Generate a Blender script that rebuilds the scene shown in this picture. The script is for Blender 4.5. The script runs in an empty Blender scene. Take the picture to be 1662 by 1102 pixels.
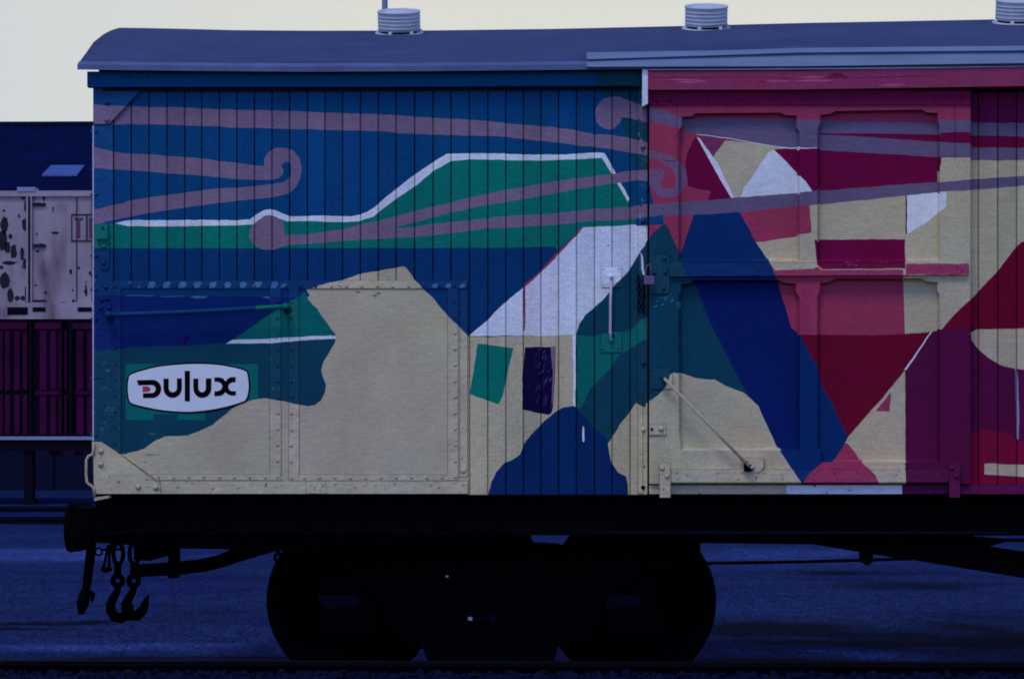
import bpy, bmesh, math, random
from mathutils import Vector, Matrix, noise
from mathutils.geometry import delaunay_2d_cdt
random.seed(7)
S = bpy.context.scene
COL = S.collection
# ------------------------------------------------------------------ camera
F = 4118.0; W0 = 1662.0; H0 = 1102.0; HOR = 718.0; XV = 931.0
D = 13.2; ZC = 1.315
TH = math.atan((XV - 831.0) / F)
cam_d = bpy.data.cameras.new('camera'); cam = bpy.data.objects.new('camera', cam_d); COL.objects.link(cam)
cam.location = (0, -D, ZC); cam.rotation_euler = (math.radians(90), 0, TH)
cam_d.sensor_width = 36; cam_d.lens = F / W0 * 36; cam_d.shift_y = (HOR - H0 / 2) / W0
cam_d.clip_start = 0.5; cam_d.clip_end = 2000
S.camera = cam
S.cycles.filter_width = 1.8
# ------------------------------------------------------------------ world, sun, exposure
SUN_EL, SUN_AZ = math.radians(58), math.radians(200)       # light comes from behind the photographer
wd = bpy.data.worlds.new('World'); S.world = wd; wd.use_nodes = True
nt = wd.node_tree; nt.nodes.clear()
def wn(t, **k):
    n = nt.nodes.new(t)
    for a, b in k.items(): setattr(n, a, b)
    return n
wo = wn('ShaderNodeOutputWorld')
sky = wn('ShaderNodeTexSky', sky_type='NISHITA', sun_disc=False)
sky.sun_elevation = SUN_EL; sky.sun_rotation = SUN_AZ; sky.air_density = 1.0; sky.dust_density = 0.3; sky.ozone_density = 1.0
b1 = wn('ShaderNodeBackground'); b1.inputs[1].default_value = 0.10
tint = wn('ShaderNodeVectorMath', operation='MULTIPLY'); tint.inputs[1].default_value = (0.90, 1.02, 1.67)   # cold dusk air
nt.links.new(sky.outputs[0], tint.inputs[0]); nt.links.new(tint.outputs[0], b1.inputs[0])
b2 = wn('ShaderNodeBackground'); b2.inputs[0].default_value = (0.755, 0.755, 0.69, 1); b2.inputs[1].default_value = 1.0
tc = wn('ShaderNodeTexCoord'); sp = wn('ShaderNodeSeparateXYZ'); nt.links.new(tc.outputs['Generated'], sp.inputs[0])
r3 = wn('ShaderNodeMapRange'); r3.inputs[1].default_value = -0.25; r3.inputs[2].default_value = -0.08; nt.links.new(sp.outputs['X'], r3.inputs[0])
hz = wn('ShaderNodeMix', data_type='RGBA'); hz.inputs['A'].default_value = (0.62, 0.665, 0.69, 1); hz.inputs['B'].default_value = (0.71, 0.715, 0.665, 1)
nt.links.new(r3.outputs[0], hz.inputs['Factor']); nt.links.new(hz.outputs['Result'], b2.inputs[0])
r1 = wn('ShaderNodeMapRange', interpolation_type='SMOOTHSTEP'); r1.inputs[1].default_value = 0.42; r1.inputs[2].default_value = 0.2
nt.links.new(sp.outputs['Z'], r1.inputs[0])
r2 = wn('ShaderNodeMapRange', interpolation_type='SMOOTHSTEP'); r2.inputs[1].default_value = -0.1; r2.inputs[2].default_value = 0.6
nt.links.new(sp.outputs['Y'], r2.inputs[0])
mu = wn('ShaderNodeMath', operation='MULTIPLY'); nt.links.new(r1.outputs[0], mu.inputs[0]); nt.links.new(r2.outputs[0], mu.inputs[1])
mx = wn('ShaderNodeMixShader'); nt.links.new(mu.outputs[0], mx.inputs[0]); nt.links.new(b1.outputs[0], mx.inputs[1]); nt.links.new(b2.outputs[0], mx.inputs[2])
nt.links.new(mx.outputs[0], wo.inputs[0])
sl = bpy.data.lights.new('sun', 'SUN'); sl.energy = 0.9; sl.angle = math.radians(18); sl.color = (1.0, 0.97, 0.93)
so = bpy.data.objects.new('sun', sl); COL.objects.link(so)
_sd = Vector((math.sin(SUN_AZ) * math.cos(SUN_EL), math.cos(SUN_AZ) * math.cos(SUN_EL), math.sin(SUN_EL)))
so.rotation_euler = _sd.to_track_quat('Z', 'Y').to_euler()
S.view_settings.view_transform = 'Standard'; S.view_settings.look = 'None'
S.view_settings.exposure = 0.0; S.view_settings.gamma = 1.0; S.view_settings.use_curve_mapping = False
L = (0.30, 0.37, 0.62)          # light that reaches the upright side (what a white card there would show)

# ------------------------------------------------------------------ helpers
def at(px, py, y=0.0):
    u = (px - 831.0) / F; v = (HOR - py) / F
    dx = -math.sin(TH) + math.cos(TH) * u; dy = math.cos(TH) + math.sin(TH) * u
    t = (y + D) / dy
    return Vector((dx * t, y, ZC + v * t))
def lin(c):
    c /= 255.0
    return c / 12.92 if c <= 0.04045 else ((c + 0.055) / 1.055) ** 2.4
def alb(r, g, b, k=1.0):
    return tuple(min(0.86, max(0.003, lin(q) / l * k)) for q, l in zip((r, g, b), L))
def tag(o, label=None, cat=None, group=None, kind=None):
    if label: o['label'] = label
    if cat: o['category'] = cat
    if group: o['group'] = group
    if kind: o['kind'] = kind
    return o
def thing(name, label, cat, loc=(0, 0, 0), group=None):
    o = bpy.data.objects.new(name, None); COL.objects.link(o); o.location = loc
    return tag(o, label, cat, group)
def wm(o):
    m = Matrix.Identity(4)
    while o is not None:
        m = Matrix.Translation(o.location) @ m if o.type == 'EMPTY' else m
        o = o.parent
    return m
def link(name, me, mat, parent=None):
    o = bpy.data.objects.new(name, me); COL.objects.link(o)
    for m in (mat if isinstance(mat, (list, tuple)) else [mat]): me.materials.append(m)
    if parent is not None:
        o.parent = parent
        if 'abs' not in me: me.transform(wm(parent).inverted())
    return o
def smooth(me):
    for p in me.polygons: p.use_smooth = True

class MB:
    """collects verts/faces with an optional colour per face"""
    def __init__(s): s.v = []; s.f = []; s.c = []; s.sm = []
    def add(s, vs, fs, c=(0.5, 0.5, 0.5), sm=False):
        n = len(s.v); s.v += [tuple(q) for q in vs]
        for i, f in enumerate(fs):
            s.f.append([n + k for k in f]); s.c.append(c[i] if isinstance(c, list) else c); s.sm.append(sm)
    def box(s, a, b, c=(0.5,) * 3, bev=0.0):
        x0, y0, z0 = (min(a[i], b[i]) for i in range(3)); x1, y1, z1 = (max(a[i], b[i]) for i in range(3))
        if bev <= 0:
            vs = [(x0, y0, z0), (x1, y0, z0), (x1, y1, z0), (x0, y1, z0), (x0, y0, z1), (x1, y0, z1), (x1, y1, z1), (x0, y1, z1)]
            s.add(vs, [(0, 3, 2, 1), (4, 5, 6, 7), (0, 1, 5, 4), (1, 2, 6, 5), (2, 3, 7, 6), (3, 0, 4, 7)], c); return
        bm = bmesh.new(); bmesh.ops.create_cube(bm, size=1)
        for v in bm.verts: v.co = Vector(((x0 + x1) / 2 + v.co.x * (x1 - x0), (y0 + y1) / 2 + v.co.y * (y1 - y0), (z0 + z1) / 2 + v.co.z * (z1 - z0)))
        bmesh.ops.bevel(bm, geom=bm.edges[:], offset=bev, segments=2, affect='EDGES', profile=0.5)
        s.bm(bm, c)
    def bm(s, bm, c=(0.5,) * 3, sm=False):
        bm.verts.index_update()
        s.add([v.co[:] for v in bm.verts], [[v.index for v in f.verts] for f in bm.faces], c, sm); bm.free()
    def tube(s, pts, rad, n=10, c=(0.5,) * 3, cap=True):
        pts = [Vector(p) for p in pts]
        rad = rad if isinstance(rad, (list, tuple)) else [rad] * len(pts)
        vs = []; up = None
        for i, p in enumerate(pts):
            d = (pts[min(i + 1, len(pts) - 1)] - pts[max(i - 1, 0)]).normalized()
            if up is None:
                up = Vector((0, 0, 1)) if abs(d.z) < .9 else Vector((0, 1, 0))
            r = d.cross(up).normalized(); up = r.cross(d).normalized()
            for k in range(n):
                a = 2 * math.pi * k / n; vs.append(p + (r * math.cos(a) + up * math.sin(a)) * rad[i])
        fs = []
        for i in range(len(pts) - 1):
            for k in range(n):
                k2 = (k + 1) % n; fs.append((i * n + k, i * n + k2, (i + 1) * n + k2, (i + 1) * n + k))
        cc = c
        if callable(c):
            cc = [c(pts[i]) for i in range(len(pts) - 1) for k in range(n)]
        if cap:
            fs.append(tuple(range(n))[::-1]); fs.append(tuple((len(pts) - 1) * n + k for k in range(n)))
            if isinstance(cc, list): cc += [cc[0], cc[-1]]
        s.add(vs, fs, cc, True)
    def cyl(s, p0, p1, r0, r1=None, n=16, c=(0.5,) * 3): s.tube([p0, p1], [r0, r1 if r1 is not None else r0], n, c); 
    def dome(s, p, r, h, ax=Vector((0, -1, 0)), n=10, c=(0.5,) * 3):
        ax = Vector(ax).normalized(); u = ax.orthogonal().normalized(); w = ax.cross(u); p = Vector(p)
        vs = []; 
        for (q, t) in ((1.0, 0.0), (0.92, .45), (0.62, .85)):
            for k in range(n):
                a = 2 * math.pi * k / n; vs.append(p + (u * math.cos(a) + w * math.sin(a)) * r * q + ax * h * t)
        vs.append(p + ax * h); fs = []
        for j in range(2):
            for k in range(n):
                k2 = (k + 1) % n; fs.append((j * n + k, j * n + k2, (j + 1) * n + k2, (j + 1) * n + k))
        for k in range(n): fs.append((2 * n + k, 2 * n + (k + 1) % n, 3 * n))
        s.add(vs, fs, c, True)
    def lathe(s, prof, o, ax, n=32, c=(0.5,) * 3, sm=True):
        """prof = [(r, h)], axis ax from o"""
        ax = Vector(ax).normalized(); u = ax.orthogonal().normalized(); w = ax.cross(u); o = Vector(o); vs = []; fs = []
        for r, h in prof:
            for k in range(n):
                a = 2 * math.pi * k / n; vs.append(o + (u * math.cos(a) + w * math.sin(a)) * r + ax * h)
        for j in range(len(prof) - 1):
            for k in range(n):
                k2 = (k + 1) % n; fs.append((j * n + k, j * n + k2, (j + 1) * n + k2, (j + 1) * n + k))
        s.add(vs, fs, c, sm)
    def prism(s, poly, y0, y1, c=(0.5,) * 3):
        """poly = pixel outline placed on plane y0, extruded to y1 (world depth)"""
        a = [at(px, py, y0) for px, py in poly]; s.prism_w([(p.x, p.z) for p in a], y0, y1, c)
    def prism_w(s, xz, y0, y1, c=(0.5,) * 3):
        n = len(xz)
        r = delaunay_2d_cdt([Vector(p) for p in xz], [(i, (i + 1) % n) for i in range(n)], [], 0, 1e-6, False)
        vs = r[0]; m = len(vs); tri = [list(t) for t in r[2] if inside(sum(vs[k].x for k in t) / 3, sum(vs[k].y for k in t) / 3, xz)]
        V = [(v.x, y0, v.y) for v in vs] + [(v.x, y1, v.y) for v in vs]
        fs = tri + [[k + m for k in t[::-1]] for t in tri]
        ed = {}
        for t in tri:
            for k in range(len(t)):
                e = (t[k], t[(k + 1) % len(t)]); ed[e] = 1
        for (a, b) in list(ed):
            if (b, a) not in ed: fs.append((b, a, a + m, b + m))
        s.add(V, fs, c)
    def build(s, name, mat, parent=None, recalc=True):
        me = bpy.data.meshes.new(name); me.from_pydata(s.v, [], s.f)
        ca = me.color_attributes.new('paint', 'FLOAT_COLOR', 'CORNER')
        buf = []
        for p, c in zip(me.polygons, s.c):
            buf += [c[0], c[1], c[2], 1.0] * p.loop_total
        ca.data.foreach_set('color', buf)
        me.polygons.foreach_set('use_smooth', s.sm)
        if recalc:
            bm = bmesh.new(); bm.from_mesh(me); bmesh.ops.recalc_face_normals(bm, faces=bm.faces); bm.to_mesh(me); bm.free()
        me.update()
        return link(name, me, mat, parent)

# ------------------------------------------------------------------ materials
def new_mat(name):
    m = bpy.data.materials.new(name); m.use_nodes = True; t = m.node_tree
    return m, t, t.nodes['Principled BSDF']
def N(t, ty, **k):
    n = t.nodes.new(ty)
    for a, b in k.items(): setattr(n, a, b)
    return n
def noisy(name, base, rough=0.7, amp=0.15, scale=6.0, bump=0.0, bscale=60.0, stretch=(1, 1, 1), metallic=0.0, attr=False, chips=0.0, spots=None, spec=0.5, grain=0.0, warp=None):
    m, t, p = new_mat(name); ln = t.links.new
    tcn = N(t, 'ShaderNodeTexCoord'); mp = N(t, 'ShaderNodeMapping'); mp.inputs['Scale'].default_value = stretch
    ln(tcn.outputs['Object'], mp.inputs[0])
    n1 = N(t, 'ShaderNodeTexNoise'); n1.inputs['Scale'].default_value = scale; n1.inputs['Detail'].default_value = 8; n1.inputs['Roughness'].default_value = 0.62
    ln(mp.outputs[0], n1.inputs['Vector'])
    mr = N(t, 'ShaderNodeMapRange'); mr.inputs[1].default_value = 0.3; mr.inputs[2].default_value = 0.7
    mr.inputs[3].default_value = 1 - amp; mr.inputs[4].default_value = 1 + amp; ln(n1.outputs[0], mr.inputs[0])
    if attr:
        src = N(t, 'ShaderNodeVertexColor'); src.layer_name = 'paint'; col = src.outputs[0]
    else:
        src = N(t, 'ShaderNodeRGB'); src.outputs[0].default_value = (*base, 1); col = src.outputs[0]
    vm = N(t, 'ShaderNodeVectorMath', operation='SCALE'); ln(col, vm.inputs[0]); ln(mr.outputs[0], vm.inputs['Scale']); col = vm.outputs[0]
    if grain:
        g = N(t, 'ShaderNodeTexNoise'); g.inputs['Scale'].default_value = 130; g.inputs['Detail'].default_value = 3; ln(tcn.outputs['Object'], g.inputs['Vector'])
        gr = N(t, 'ShaderNodeMapRange'); gr.inputs[1].default_value = .25; gr.inputs[2].default_value = .75; gr.inputs[3].default_value = 1 - grain; gr.inputs[4].default_value = 1 + grain
        ln(g.outputs[0], gr.inputs[0]); v2 = N(t, 'ShaderNodeVectorMath', operation='SCALE'); ln(col, v2.inputs[0]); ln(gr.outputs[0], v2.inputs['Scale']); col = v2.outputs[0]
    if attr:   # brush streaks of a second, patchier coat
        mp2 = N(t, 'ShaderNodeMapping'); mp2.inputs['Scale'].default_value = (14, 1, 55); ln(tcn.outputs['Object'], mp2.inputs[0])
        n3 = N(t, 'ShaderNodeTexNoise'); n3.inputs['Scale'].default_value = 1.4; n3.inputs['Detail'].default_value = 4; ln(mp2.outputs[0], n3.inputs['Vector'])
        m3 = N(t, 'ShaderNodeMapRange'); m3.inputs[1].default_value = .3; m3.inputs[2].default_value = .7; m3.inputs[3].default_value = .92; m3.inputs[4].default_value = 1.08; ln(n3.outputs[0], m3.inputs[0])
        v3 = N(t, 'ShaderNodeVectorMath', operation='SCALE'); ln(col, v3.inputs[0]); ln(m3.outputs[0], v3.inputs['Scale']); col = v3.outputs[0]
        nh = N(t, 'ShaderNodeTexNoise'); nh.inputs['Scale'].default_value = 2.2; nh.inputs['Detail'].default_value = 6; ln(tcn.outputs['Object'], nh.inputs['Vector'])
        vh = N(t, 'ShaderNodeVectorMath', operation='MULTIPLY_ADD'); vh.inputs[1].default_value = (0.3, 0.26, 0.34); vh.inputs[2].default_value = (0.855, 0.87, 0.835); ln(nh.outputs['Color'], vh.inputs[0])
        v4 = N(t, 'ShaderNodeVectorMath', operation='MULTIPLY'); ln(col, v4.inputs[0]); ln(vh.outputs[0], v4.inputs[1]); col = v4.outputs[0]
    for (sc, lo, hi, sc_col, st) in (spots or []):
        n2 = N(t, 'ShaderNodeTexNoise'); n2.inputs['Scale'].default_value = sc; n2.inputs['Detail'].default_value = 5
        mpp = N(t, 'ShaderNodeMapping'); mpp.inputs['Scale'].default_value = st; mpp.inputs['Location'].default_value = (3.1, 7.7, 1.3); ln(tcn.outputs['Object'], mpp.inputs[0]); ln(mpp.outputs[0], n2.inputs['Vector'])
        rr = N(t, 'ShaderNodeMapRange'); rr.inputs[1].default_value = lo; rr.inputs[2].default_value = hi; ln(n2.outputs[0], rr.inputs[0])
        mix = N(t, 'ShaderNodeMix', data_type='RGBA'); ln(rr.outputs[0], mix.inputs['Factor']); ln(col, mix.inputs['A']); mix.inputs['B'].default_value = (*sc_col, 1); col = mix.outputs['Result']
    ln(col, p.inputs['Base Color'])
    p.inputs['Roughness'].default_value = rough; p.inputs['Metallic'].default_value = metallic; p.inputs['Specular IOR Level'].default_value = spec
    if bump:
        nb = N(t, 'ShaderNodeTexNoise'); nb.inputs['Scale'].default_value = bscale; nb.inputs['Detail'].default_value = 6; ln(mp.outputs[0], nb.inputs['Vector'])
        bp = N(t, 'ShaderNodeBump'); bp.inputs['Strength'].default_value = bump; bp.inputs['Distance'].default_value = 0.01
        ln(nb.outputs[0], bp.inputs['Height']); ln(bp.outputs[0], p.inputs['Normal'])
    return m
M_board = noisy('painted_boards', (0, 0, 0), rough=0.75, amp=0.10, scale=2.2, bump=0.25, bscale=18, stretch=(4, 1, 0.6), attr=True, spec=0.06, grain=0.19,
                spots=[(38, 0.77, 0.80, (0.20, 0.20, 0.26), (1, 1, .4)), (30, 0.74, 0.77, (0.02, 0.015, 0.02), (1, 1, 1.2))])
M_steel = noisy('painted_steel', (0, 0, 0), rough=0.7, amp=0.10, scale=3.0, bump=0.18, bscale=9, attr=True, spec=0.06, grain=0.18,
                spots=[(9, 0.76, 0.86, (0.16, 0.16, 0.18), (1, 1, 2)), (45, 0.72, 0.75, (0.03, 0.02, 0.03), (1, 1, 1))])
M_trim = noisy('painted_trim', (0, 0, 0), rough=0.62, amp=0.14, scale=9.0, bump=0.5, bscale=40, attr=True, spec=0.15, grain=0.12,
               spots=[(26, 0.70, 0.78, (0.26, 0.26, 0.32), (1, 1, 1)), (33, 0.68, 0.73, (0.02, 0.015, 0.025), (1, 1, 1))])
M_roof = noisy('roof_canvas', (0.068, 0.086, 0.17), rough=0.85, amp=0.12, scale=2.5, bump=0.3, bscale=70, attr=False, spec=0.03, grain=0.14,
               spots=[(1.1, .5, .75, (0.045, 0.06, 0.14), (.5, 1, 1)), (7, .6, .8, (0.085, 0.105, 0.2), (.3, 1, 1))])
M_flash = noisy('roof_flashing', (0.17, 0.215, 0.33), rough=0.6, amp=0.15, scale=5, bump=0.2, bscale=30, stretch=(.5, 1, 3), spec=0.3, grain=.05)
M_vent = noisy('ventilator_paint', (0.60, 0.62, 0.66), rough=0.6, amp=0.12, scale=14, bump=0.3, bscale=60, spec=0.3)
M_black = noisy('sooty_iron', (0.0016, 0.0016, 0.003), rough=0.9, amp=0.4, scale=12, bump=0.4, bscale=40, spec=0.03)
M_worn_glint = noisy('worn_glint_iron', (0.002, 0.002, 0.014), rough=0.75, amp=0.5, scale=9, bump=0.3, bscale=30, spec=0.1)  # iron tone for worn parts and for painted glints
M_glint = noisy('white_glint', (0.5, 0.52, 0.55), rough=0.5, amp=0.1)  # white for the glints painted on the bogie
M_logo_w = noisy('sign_white', alb(155, 162, 198), rough=0.5, amp=0.04, scale=6, spec=.3, grain=.04)
M_logo_k = noisy('sign_black', (0.003, 0.0025, 0.003), rough=0.6, amp=0.1, spec=.03)
M_logo_r = noisy('sign_red', alb(125, 12, 55), rough=0.5, amp=0.05)
M_padlock = noisy('padlock_metal', alb(62, 50, 96), rough=0.5, amp=0.2, scale=30)
M_asph = noisy('asphalt', (0.0125, 0.026, 0.094), rough=0.95, amp=0.2, scale=2.0, bump=0.6, bscale=60, stretch=(0.5, 1.0, 1), spec=0.02, grain=0.45,
               spots=[(1.3, 0.52, 0.66, (0.007, 0.015, 0.08), (0.3, .55, 1)), (1.0, .63, .70, (0.03, 0.045, 0.15), (4, 17, 1))])
M_stone = noisy('ballast_stone', (0.003, 0.0045, 0.024), rough=0.9, amp=0.6, scale=16, bump=0.4, bscale=60, spec=0.1)
M_rail = noisy('rusty_rail', (0.002, 0.002, 0.005), rough=0.8, amp=0.3, spec=0.05)
M_yard = noisy('yard_rail', (0.003, 0.003, 0.012), rough=0.8, amp=0.3, spec=0.1)
M_gravelpale = noisy('pale_dust', (0.032, 0.055, 0.22), rough=0.95, amp=0.35, scale=2.0, stretch=(.25, 1, 1), spec=0.1, grain=0.3)
M_shed = noisy('shed_roof_sheet', (0.002, 0.007, 0.048), rough=0.9, amp=0.3, scale=.7, spec=0.02)
M_shedwall = noisy('shed_wall', (0.006, 0.008, 0.03), rough=0.9, amp=0.3, scale=.5, spec=0.1)
M_sky = noisy('skylight_sheet', (0.05, 0.095, 0.30), rough=0.5, amp=0.15)
M_contw = noisy('chipped_white_steel', (0.38, 0.29, 0.32), rough=0.75, amp=0.22, scale=.9, bump=.2, bscale=4, spec=0.2,
                spots=[(.9, .56, .68, (0.09, 0.07, 0.16), (1, 1, .5)), (2.6, .64, .67, (0.012, 0.006, 0.02), (1, 1, .6)), (1.6, .55, .75, (0.12, 0.07, 0.09), (1, 1, .35))])
M_rust = noisy('rust_patch', (0.010, 0.006, 0.016), rough=0.9, amp=0.5, scale=5)
M_contr = noisy('maroon_steel', (0.062, 0.0015, 0.040), rough=0.8, amp=0.4, scale=.8, spec=0.1, spots=[(1.2, .6, .75, (0.006, 0.002, 0.012), (2, 1, .5))])
M_contd = noisy('dark_steel', (0.0035, 0.002, 0.008), rough=0.85, amp=0.3, spec=0.1)
M_edge = noisy('white_edge_strip', (0.27, 0.27, 0.46), rough=0.6, amp=0.1)
M_letr = noisy('letter_red', (0.13, 0.02, 0.07), rough=0.6, amp=0.1)
M_letk = noisy('letter_border', (0.008, 0.010, 0.05), rough=0.6, amp=0.1)
M_pole = noisy('pole_paint', (0.17, 0.22, 0.36), rough=0.6, amp=0.05)
M_dark_in = noisy('wagon_core', (0.004, 0.004, 0.008), rough=0.95, amp=0.1)
M_pink = noisy('pink_paper', (0.11, 0.035, 0.12), rough=0.8, amp=0.3)

# ------------------------------------------------------------------ mural colours (as photographed -> albedo)
B1 = alb(3, 47, 100); B2 = alb(0, 37, 88); B3 = alb(0, 23, 84); T = alb(6, 44, 71); G = alb(0, 80, 87)
P = alb(80, 71, 108); W = alb(144, 157, 192); C = alb(120, 121, 121); CW = alb(112, 114, 118)
R = alb(101, 37, 73); RD = alb(70, 11, 54); M = alb(70, 0, 50); K = alb(70, 0, 35); U = alb(54, 8, 51)
GY = alb(66, 62, 101); N1 = alb(0, 28, 79); N2 = alb(0, 30, 84); N3 = alb(0, 18, 78); RL = alb(102, 38, 74); PL = alb(80, 34, 78)
GD = alb(0, 73, 83); RH = alb(90, 36, 76); DK = alb(8, 4, 48); PW = alb(42, 38, 88); RR = alb(80, 6, 46)
mural = []
def rect_(x0, y0, x1, y1): return [(x0, y0), (x1, y0), (x1, y1), (x0, y1)]
def wob(p):
    v = noise.noise_vector(Vector((p[0] / 14.0, p[1] / 14.0, 3.0))) * 0.9 + noise.noise_vector(Vector((p[0] / 4.0, p[1] / 4.0, 8.0))) * 0.35
    return (p[0] + v.x, p[1] + v.y)
def dens(pts, step=5.0):
    out = []
    for i in range(len(pts)):
        a = pts[i]; b = pts[(i + 1) % len(pts)]; n = max(1, int(math.dist(a, b) / step))
        for k in range(n): out.append((a[0] + (b[0] - a[0]) * k / n, a[1] + (b[1] - a[1]) * k / n))
    return out
def cat(pts, sub=4):
    out = []; n = len(pts)
    for i in range(n):
        p0, p1, p2, p3 = (Vector(pts[(i + k - 1) % n]) for k in range(4))
        for s in range(sub):
            t = s / sub
            q = 0.5 * ((2 * p1) + (-p0 + p2) * t + (2 * p0 - 5 * p1 + 4 * p2 - p3) * t * t + (-p0 + 3 * p1 - 3 * p2 + p3) * t ** 3)
            out.append((q.x, q.y))
    return out
def paint(col, pts, w=True, sm=False, kind=None):
    if sm: pts = cat(pts)
    if w: pts = [wob(p) for p in dens(pts)]
    xs = [p[0] for p in pts]; ys = [p[1] for p in pts]
    mural.append((col, pts, (min(xs), min(ys), max(xs), max(ys))))
def inside(x, y, pts):
    c = False; j = len(pts) - 1
    for i in range(len(pts)):
        xi, yi = pts[i]; xj, yj = pts[j]
        if (yi > y) != (yj > y) and x < (xj - xi) * (y - yi) / (yj - yi) + xi: c = not c
        j = i
    return c
def colour(x, y):
    for col, pts, bb in reversed(mural):
        if bb[0] <= x <= bb[2] and bb[1] <= y <= bb[3] and inside(x, y, pts): return col
    return B1
def sh(c, k): return tuple(q * k for q in c)

FAR = 3300
# --- base coats
paint(B1, [(100, 90), (1051, 90), (1051, 403), (100, 403)], w=False)
paint(B2, [(100, 403), (268, 404), (440, 402), (640, 402), (900, 401), (1051, 401), (1051, 830), (100, 830)])
# top right corner of the boarding: teal
paint(T, [(967, 112), (1051, 112), (1051, 240), (1042, 228), (1025, 226), (1015, 218), (1010, 204), (1008, 190), (990, 160), (975, 152), (971, 141)])
paint(T, [(1025, 247), (1051, 250), (1051, 277), (1034, 277), (1031, 262)])
# mauve upper band
paint(P, [(148, 170), (184, 172), (242, 174), (300, 175), (355, 178), (413, 179), (500, 182), (586, 185), (644, 187), (673, 190), (731, 193), (791, 197), (849, 203), (900, 207), (936, 212), (965, 218), (994, 219.5), (1020, 224), (1051, 232),
          (1051, 253), (1020, 248), (994, 243), (965, 239), (934, 236), (900, 231), (849, 226), (820, 222.6), (791, 221), (731, 219.5), (673, 218), (644, 216), (613, 213), (558, 212), (500, 210.5), (442, 209), (384, 207.5), (326, 204.6), (268, 202.6), (213, 201.7), (184, 203), (148, 201)])
# green plain under the skyline
paint(G, [(148, 362), (186, 364), (268, 366), (384, 364), (412, 362), (428, 346), (445, 346), (470, 356), (558, 359), (584, 356), (606, 346), (644, 314), (702, 270), (730, 256), (849, 257), (978, 252), (1000, 285), (1020, 326), (1022, 345), (1033, 356), (1030, 366), (945, 370), (904, 405), (900, 401), (820, 402), (558, 403), (500, 402.5), (268, 404.6), (148, 404)])
# white skyline
paint(W, [(186, 362), (208, 357.6), (268, 358), (326, 357), (384, 358), (405, 356.5), (415, 348), (427, 341.5), (439, 340), (451, 342.7), (470, 351), (500, 350.5), (529, 350), (570, 352), (584, 349), (596, 344), (613, 332), (644, 306), (673, 284), (702, 264), (726, 250), (789, 249), (849, 251), (900, 251.5), (934, 250), (967, 247.7), (981, 249), (996, 274), (1008, 298), (1022, 322), (1019, 328), (994, 284), (977, 256.6),
          (965, 257), (900, 260.6), (849, 261), (789, 259), (760, 259.4), (731, 262), (702, 279), (673, 303), (644, 322.7), (615, 344), (606, 352), (584, 359), (558, 361), (500, 359), (466, 359), (446, 352), (420, 361), (410, 365), (384, 366), (268, 367.7), (208, 367)])
# left swan-neck shape
paint(P, [(148, 237), (155, 239.7), (184, 247), (213, 250), (242, 251), (300, 255.4), (326, 257), (355, 261.4), (384, 264.5), (413, 268.6), (428.5, 270), (429, 257.8), (434.5, 248), (446.6, 241), (461, 239.7), (475.5, 244.5), (486, 256.6), (490, 272), (487.5, 289), (480, 304.7), (470.6, 313), (442, 321), (384, 326), (326, 333.6), (300, 337), (242, 346), (213, 351.6), (184, 357.6), (155, 364), (148, 366),
          (148, 341), (155, 339.6), (184, 333.6), (213, 325.6), (242, 320.8), (271, 316.7), (300, 313), (326, 309.5), (355, 306), (384, 304.7), (413, 302.8), (442, 298.7), (456, 296.7), (466, 292.7), (472, 284), (472.6, 272), (469.4, 263), (462, 263), (456.7, 268.6), (460, 277), (458.6, 284), (452.6, 289.5), (442, 292), (413, 292.7), (384, 291), (355, 287.8), (326, 285.4), (300, 283), (268.5, 281.8), (242, 279.4), (213, 277), (184, 275), (148, 272.5)])
# mauve knob at upper right and its neck
paint(P, [(966, 185), (968, 174), (974.6, 166), (981, 160), (989, 157.6), (1003.5, 157), (1022.7, 163.7), (1044, 173), (1052, 176), (1052, 200), (1035, 196), (1022, 192.5), (1009.5, 190), (1006, 200), (998.7, 208), (988, 211), (977, 207.5), (968.6, 198.6)])
# ---- house
paint(W, [(761, 545), (789, 521.5), (818, 492.7), (847, 468.6), (875.5, 443), (900, 421), (905, 413), (934, 383), (946, 369.5), (1000, 367), (1030, 365), (1052, 364), (1073, 364), (1060, 378), (1053, 387), (1052, 420), (1041, 440), (1035, 545), (900, 545)])
paint(RL, [(849, 462.6), (876, 441), (900, 414.4), (906, 407), (931, 384), (940, 372), (947, 369.5), (934, 384), (905, 414), (900, 421.7), (875.5, 444), (852, 466), (853, 500), (852.5, 537), (850, 536), (849, 500)])
paint(C, [(761, 546), (800, 546.5), (900, 544.5), (928, 543.5), (935, 545), (935, 830), (761, 830)])
paint(C, [(150, 430), (500, 470), (519, 463), (558, 454), (586.6, 444.5), (644, 435), (656, 432.5), (661, 436), (672, 453), (688, 470), (702, 483), (726, 512), (743, 527.6), (761, 546), (762, 830), (100, 830), (100, 740)])
# hill, teal and green on the plating
paint(B2, [(100, 403), (470, 403), (497, 470), (503, 480), (445, 516), (376, 560), (100, 570)], w=False)
paint(B3, [(140, 476), (199, 480.6), (437, 481.5), (484, 483), (437, 511), (367, 557.6), (307, 561), (254, 561.7), (208, 564), (191, 567), (140, 570)])
paint(T, [(140, 570), (191, 567), (208, 563.7), (254, 561.7), (307, 561), (367, 556), (440, 556), (545, 549.7), (543, 557.6), (533.7, 573), (524, 589), (521, 602), (524, 611.8), (529, 624), (527.7, 636), (521.7, 649), (512, 656.6), (500, 659.4), (475.5, 655), (449, 649), (429.7, 646.5), (413, 648), (393.6, 654), (376.8, 663.8), (360, 677), (345.5, 689), (323.8, 698.7), (304.6, 707), (287.7, 707), (268.5, 708), (254, 714), (234.8, 727.6), (215.5, 733.6), (203.5, 736.7), (192, 736), (165, 717), (140, 717)])
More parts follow.
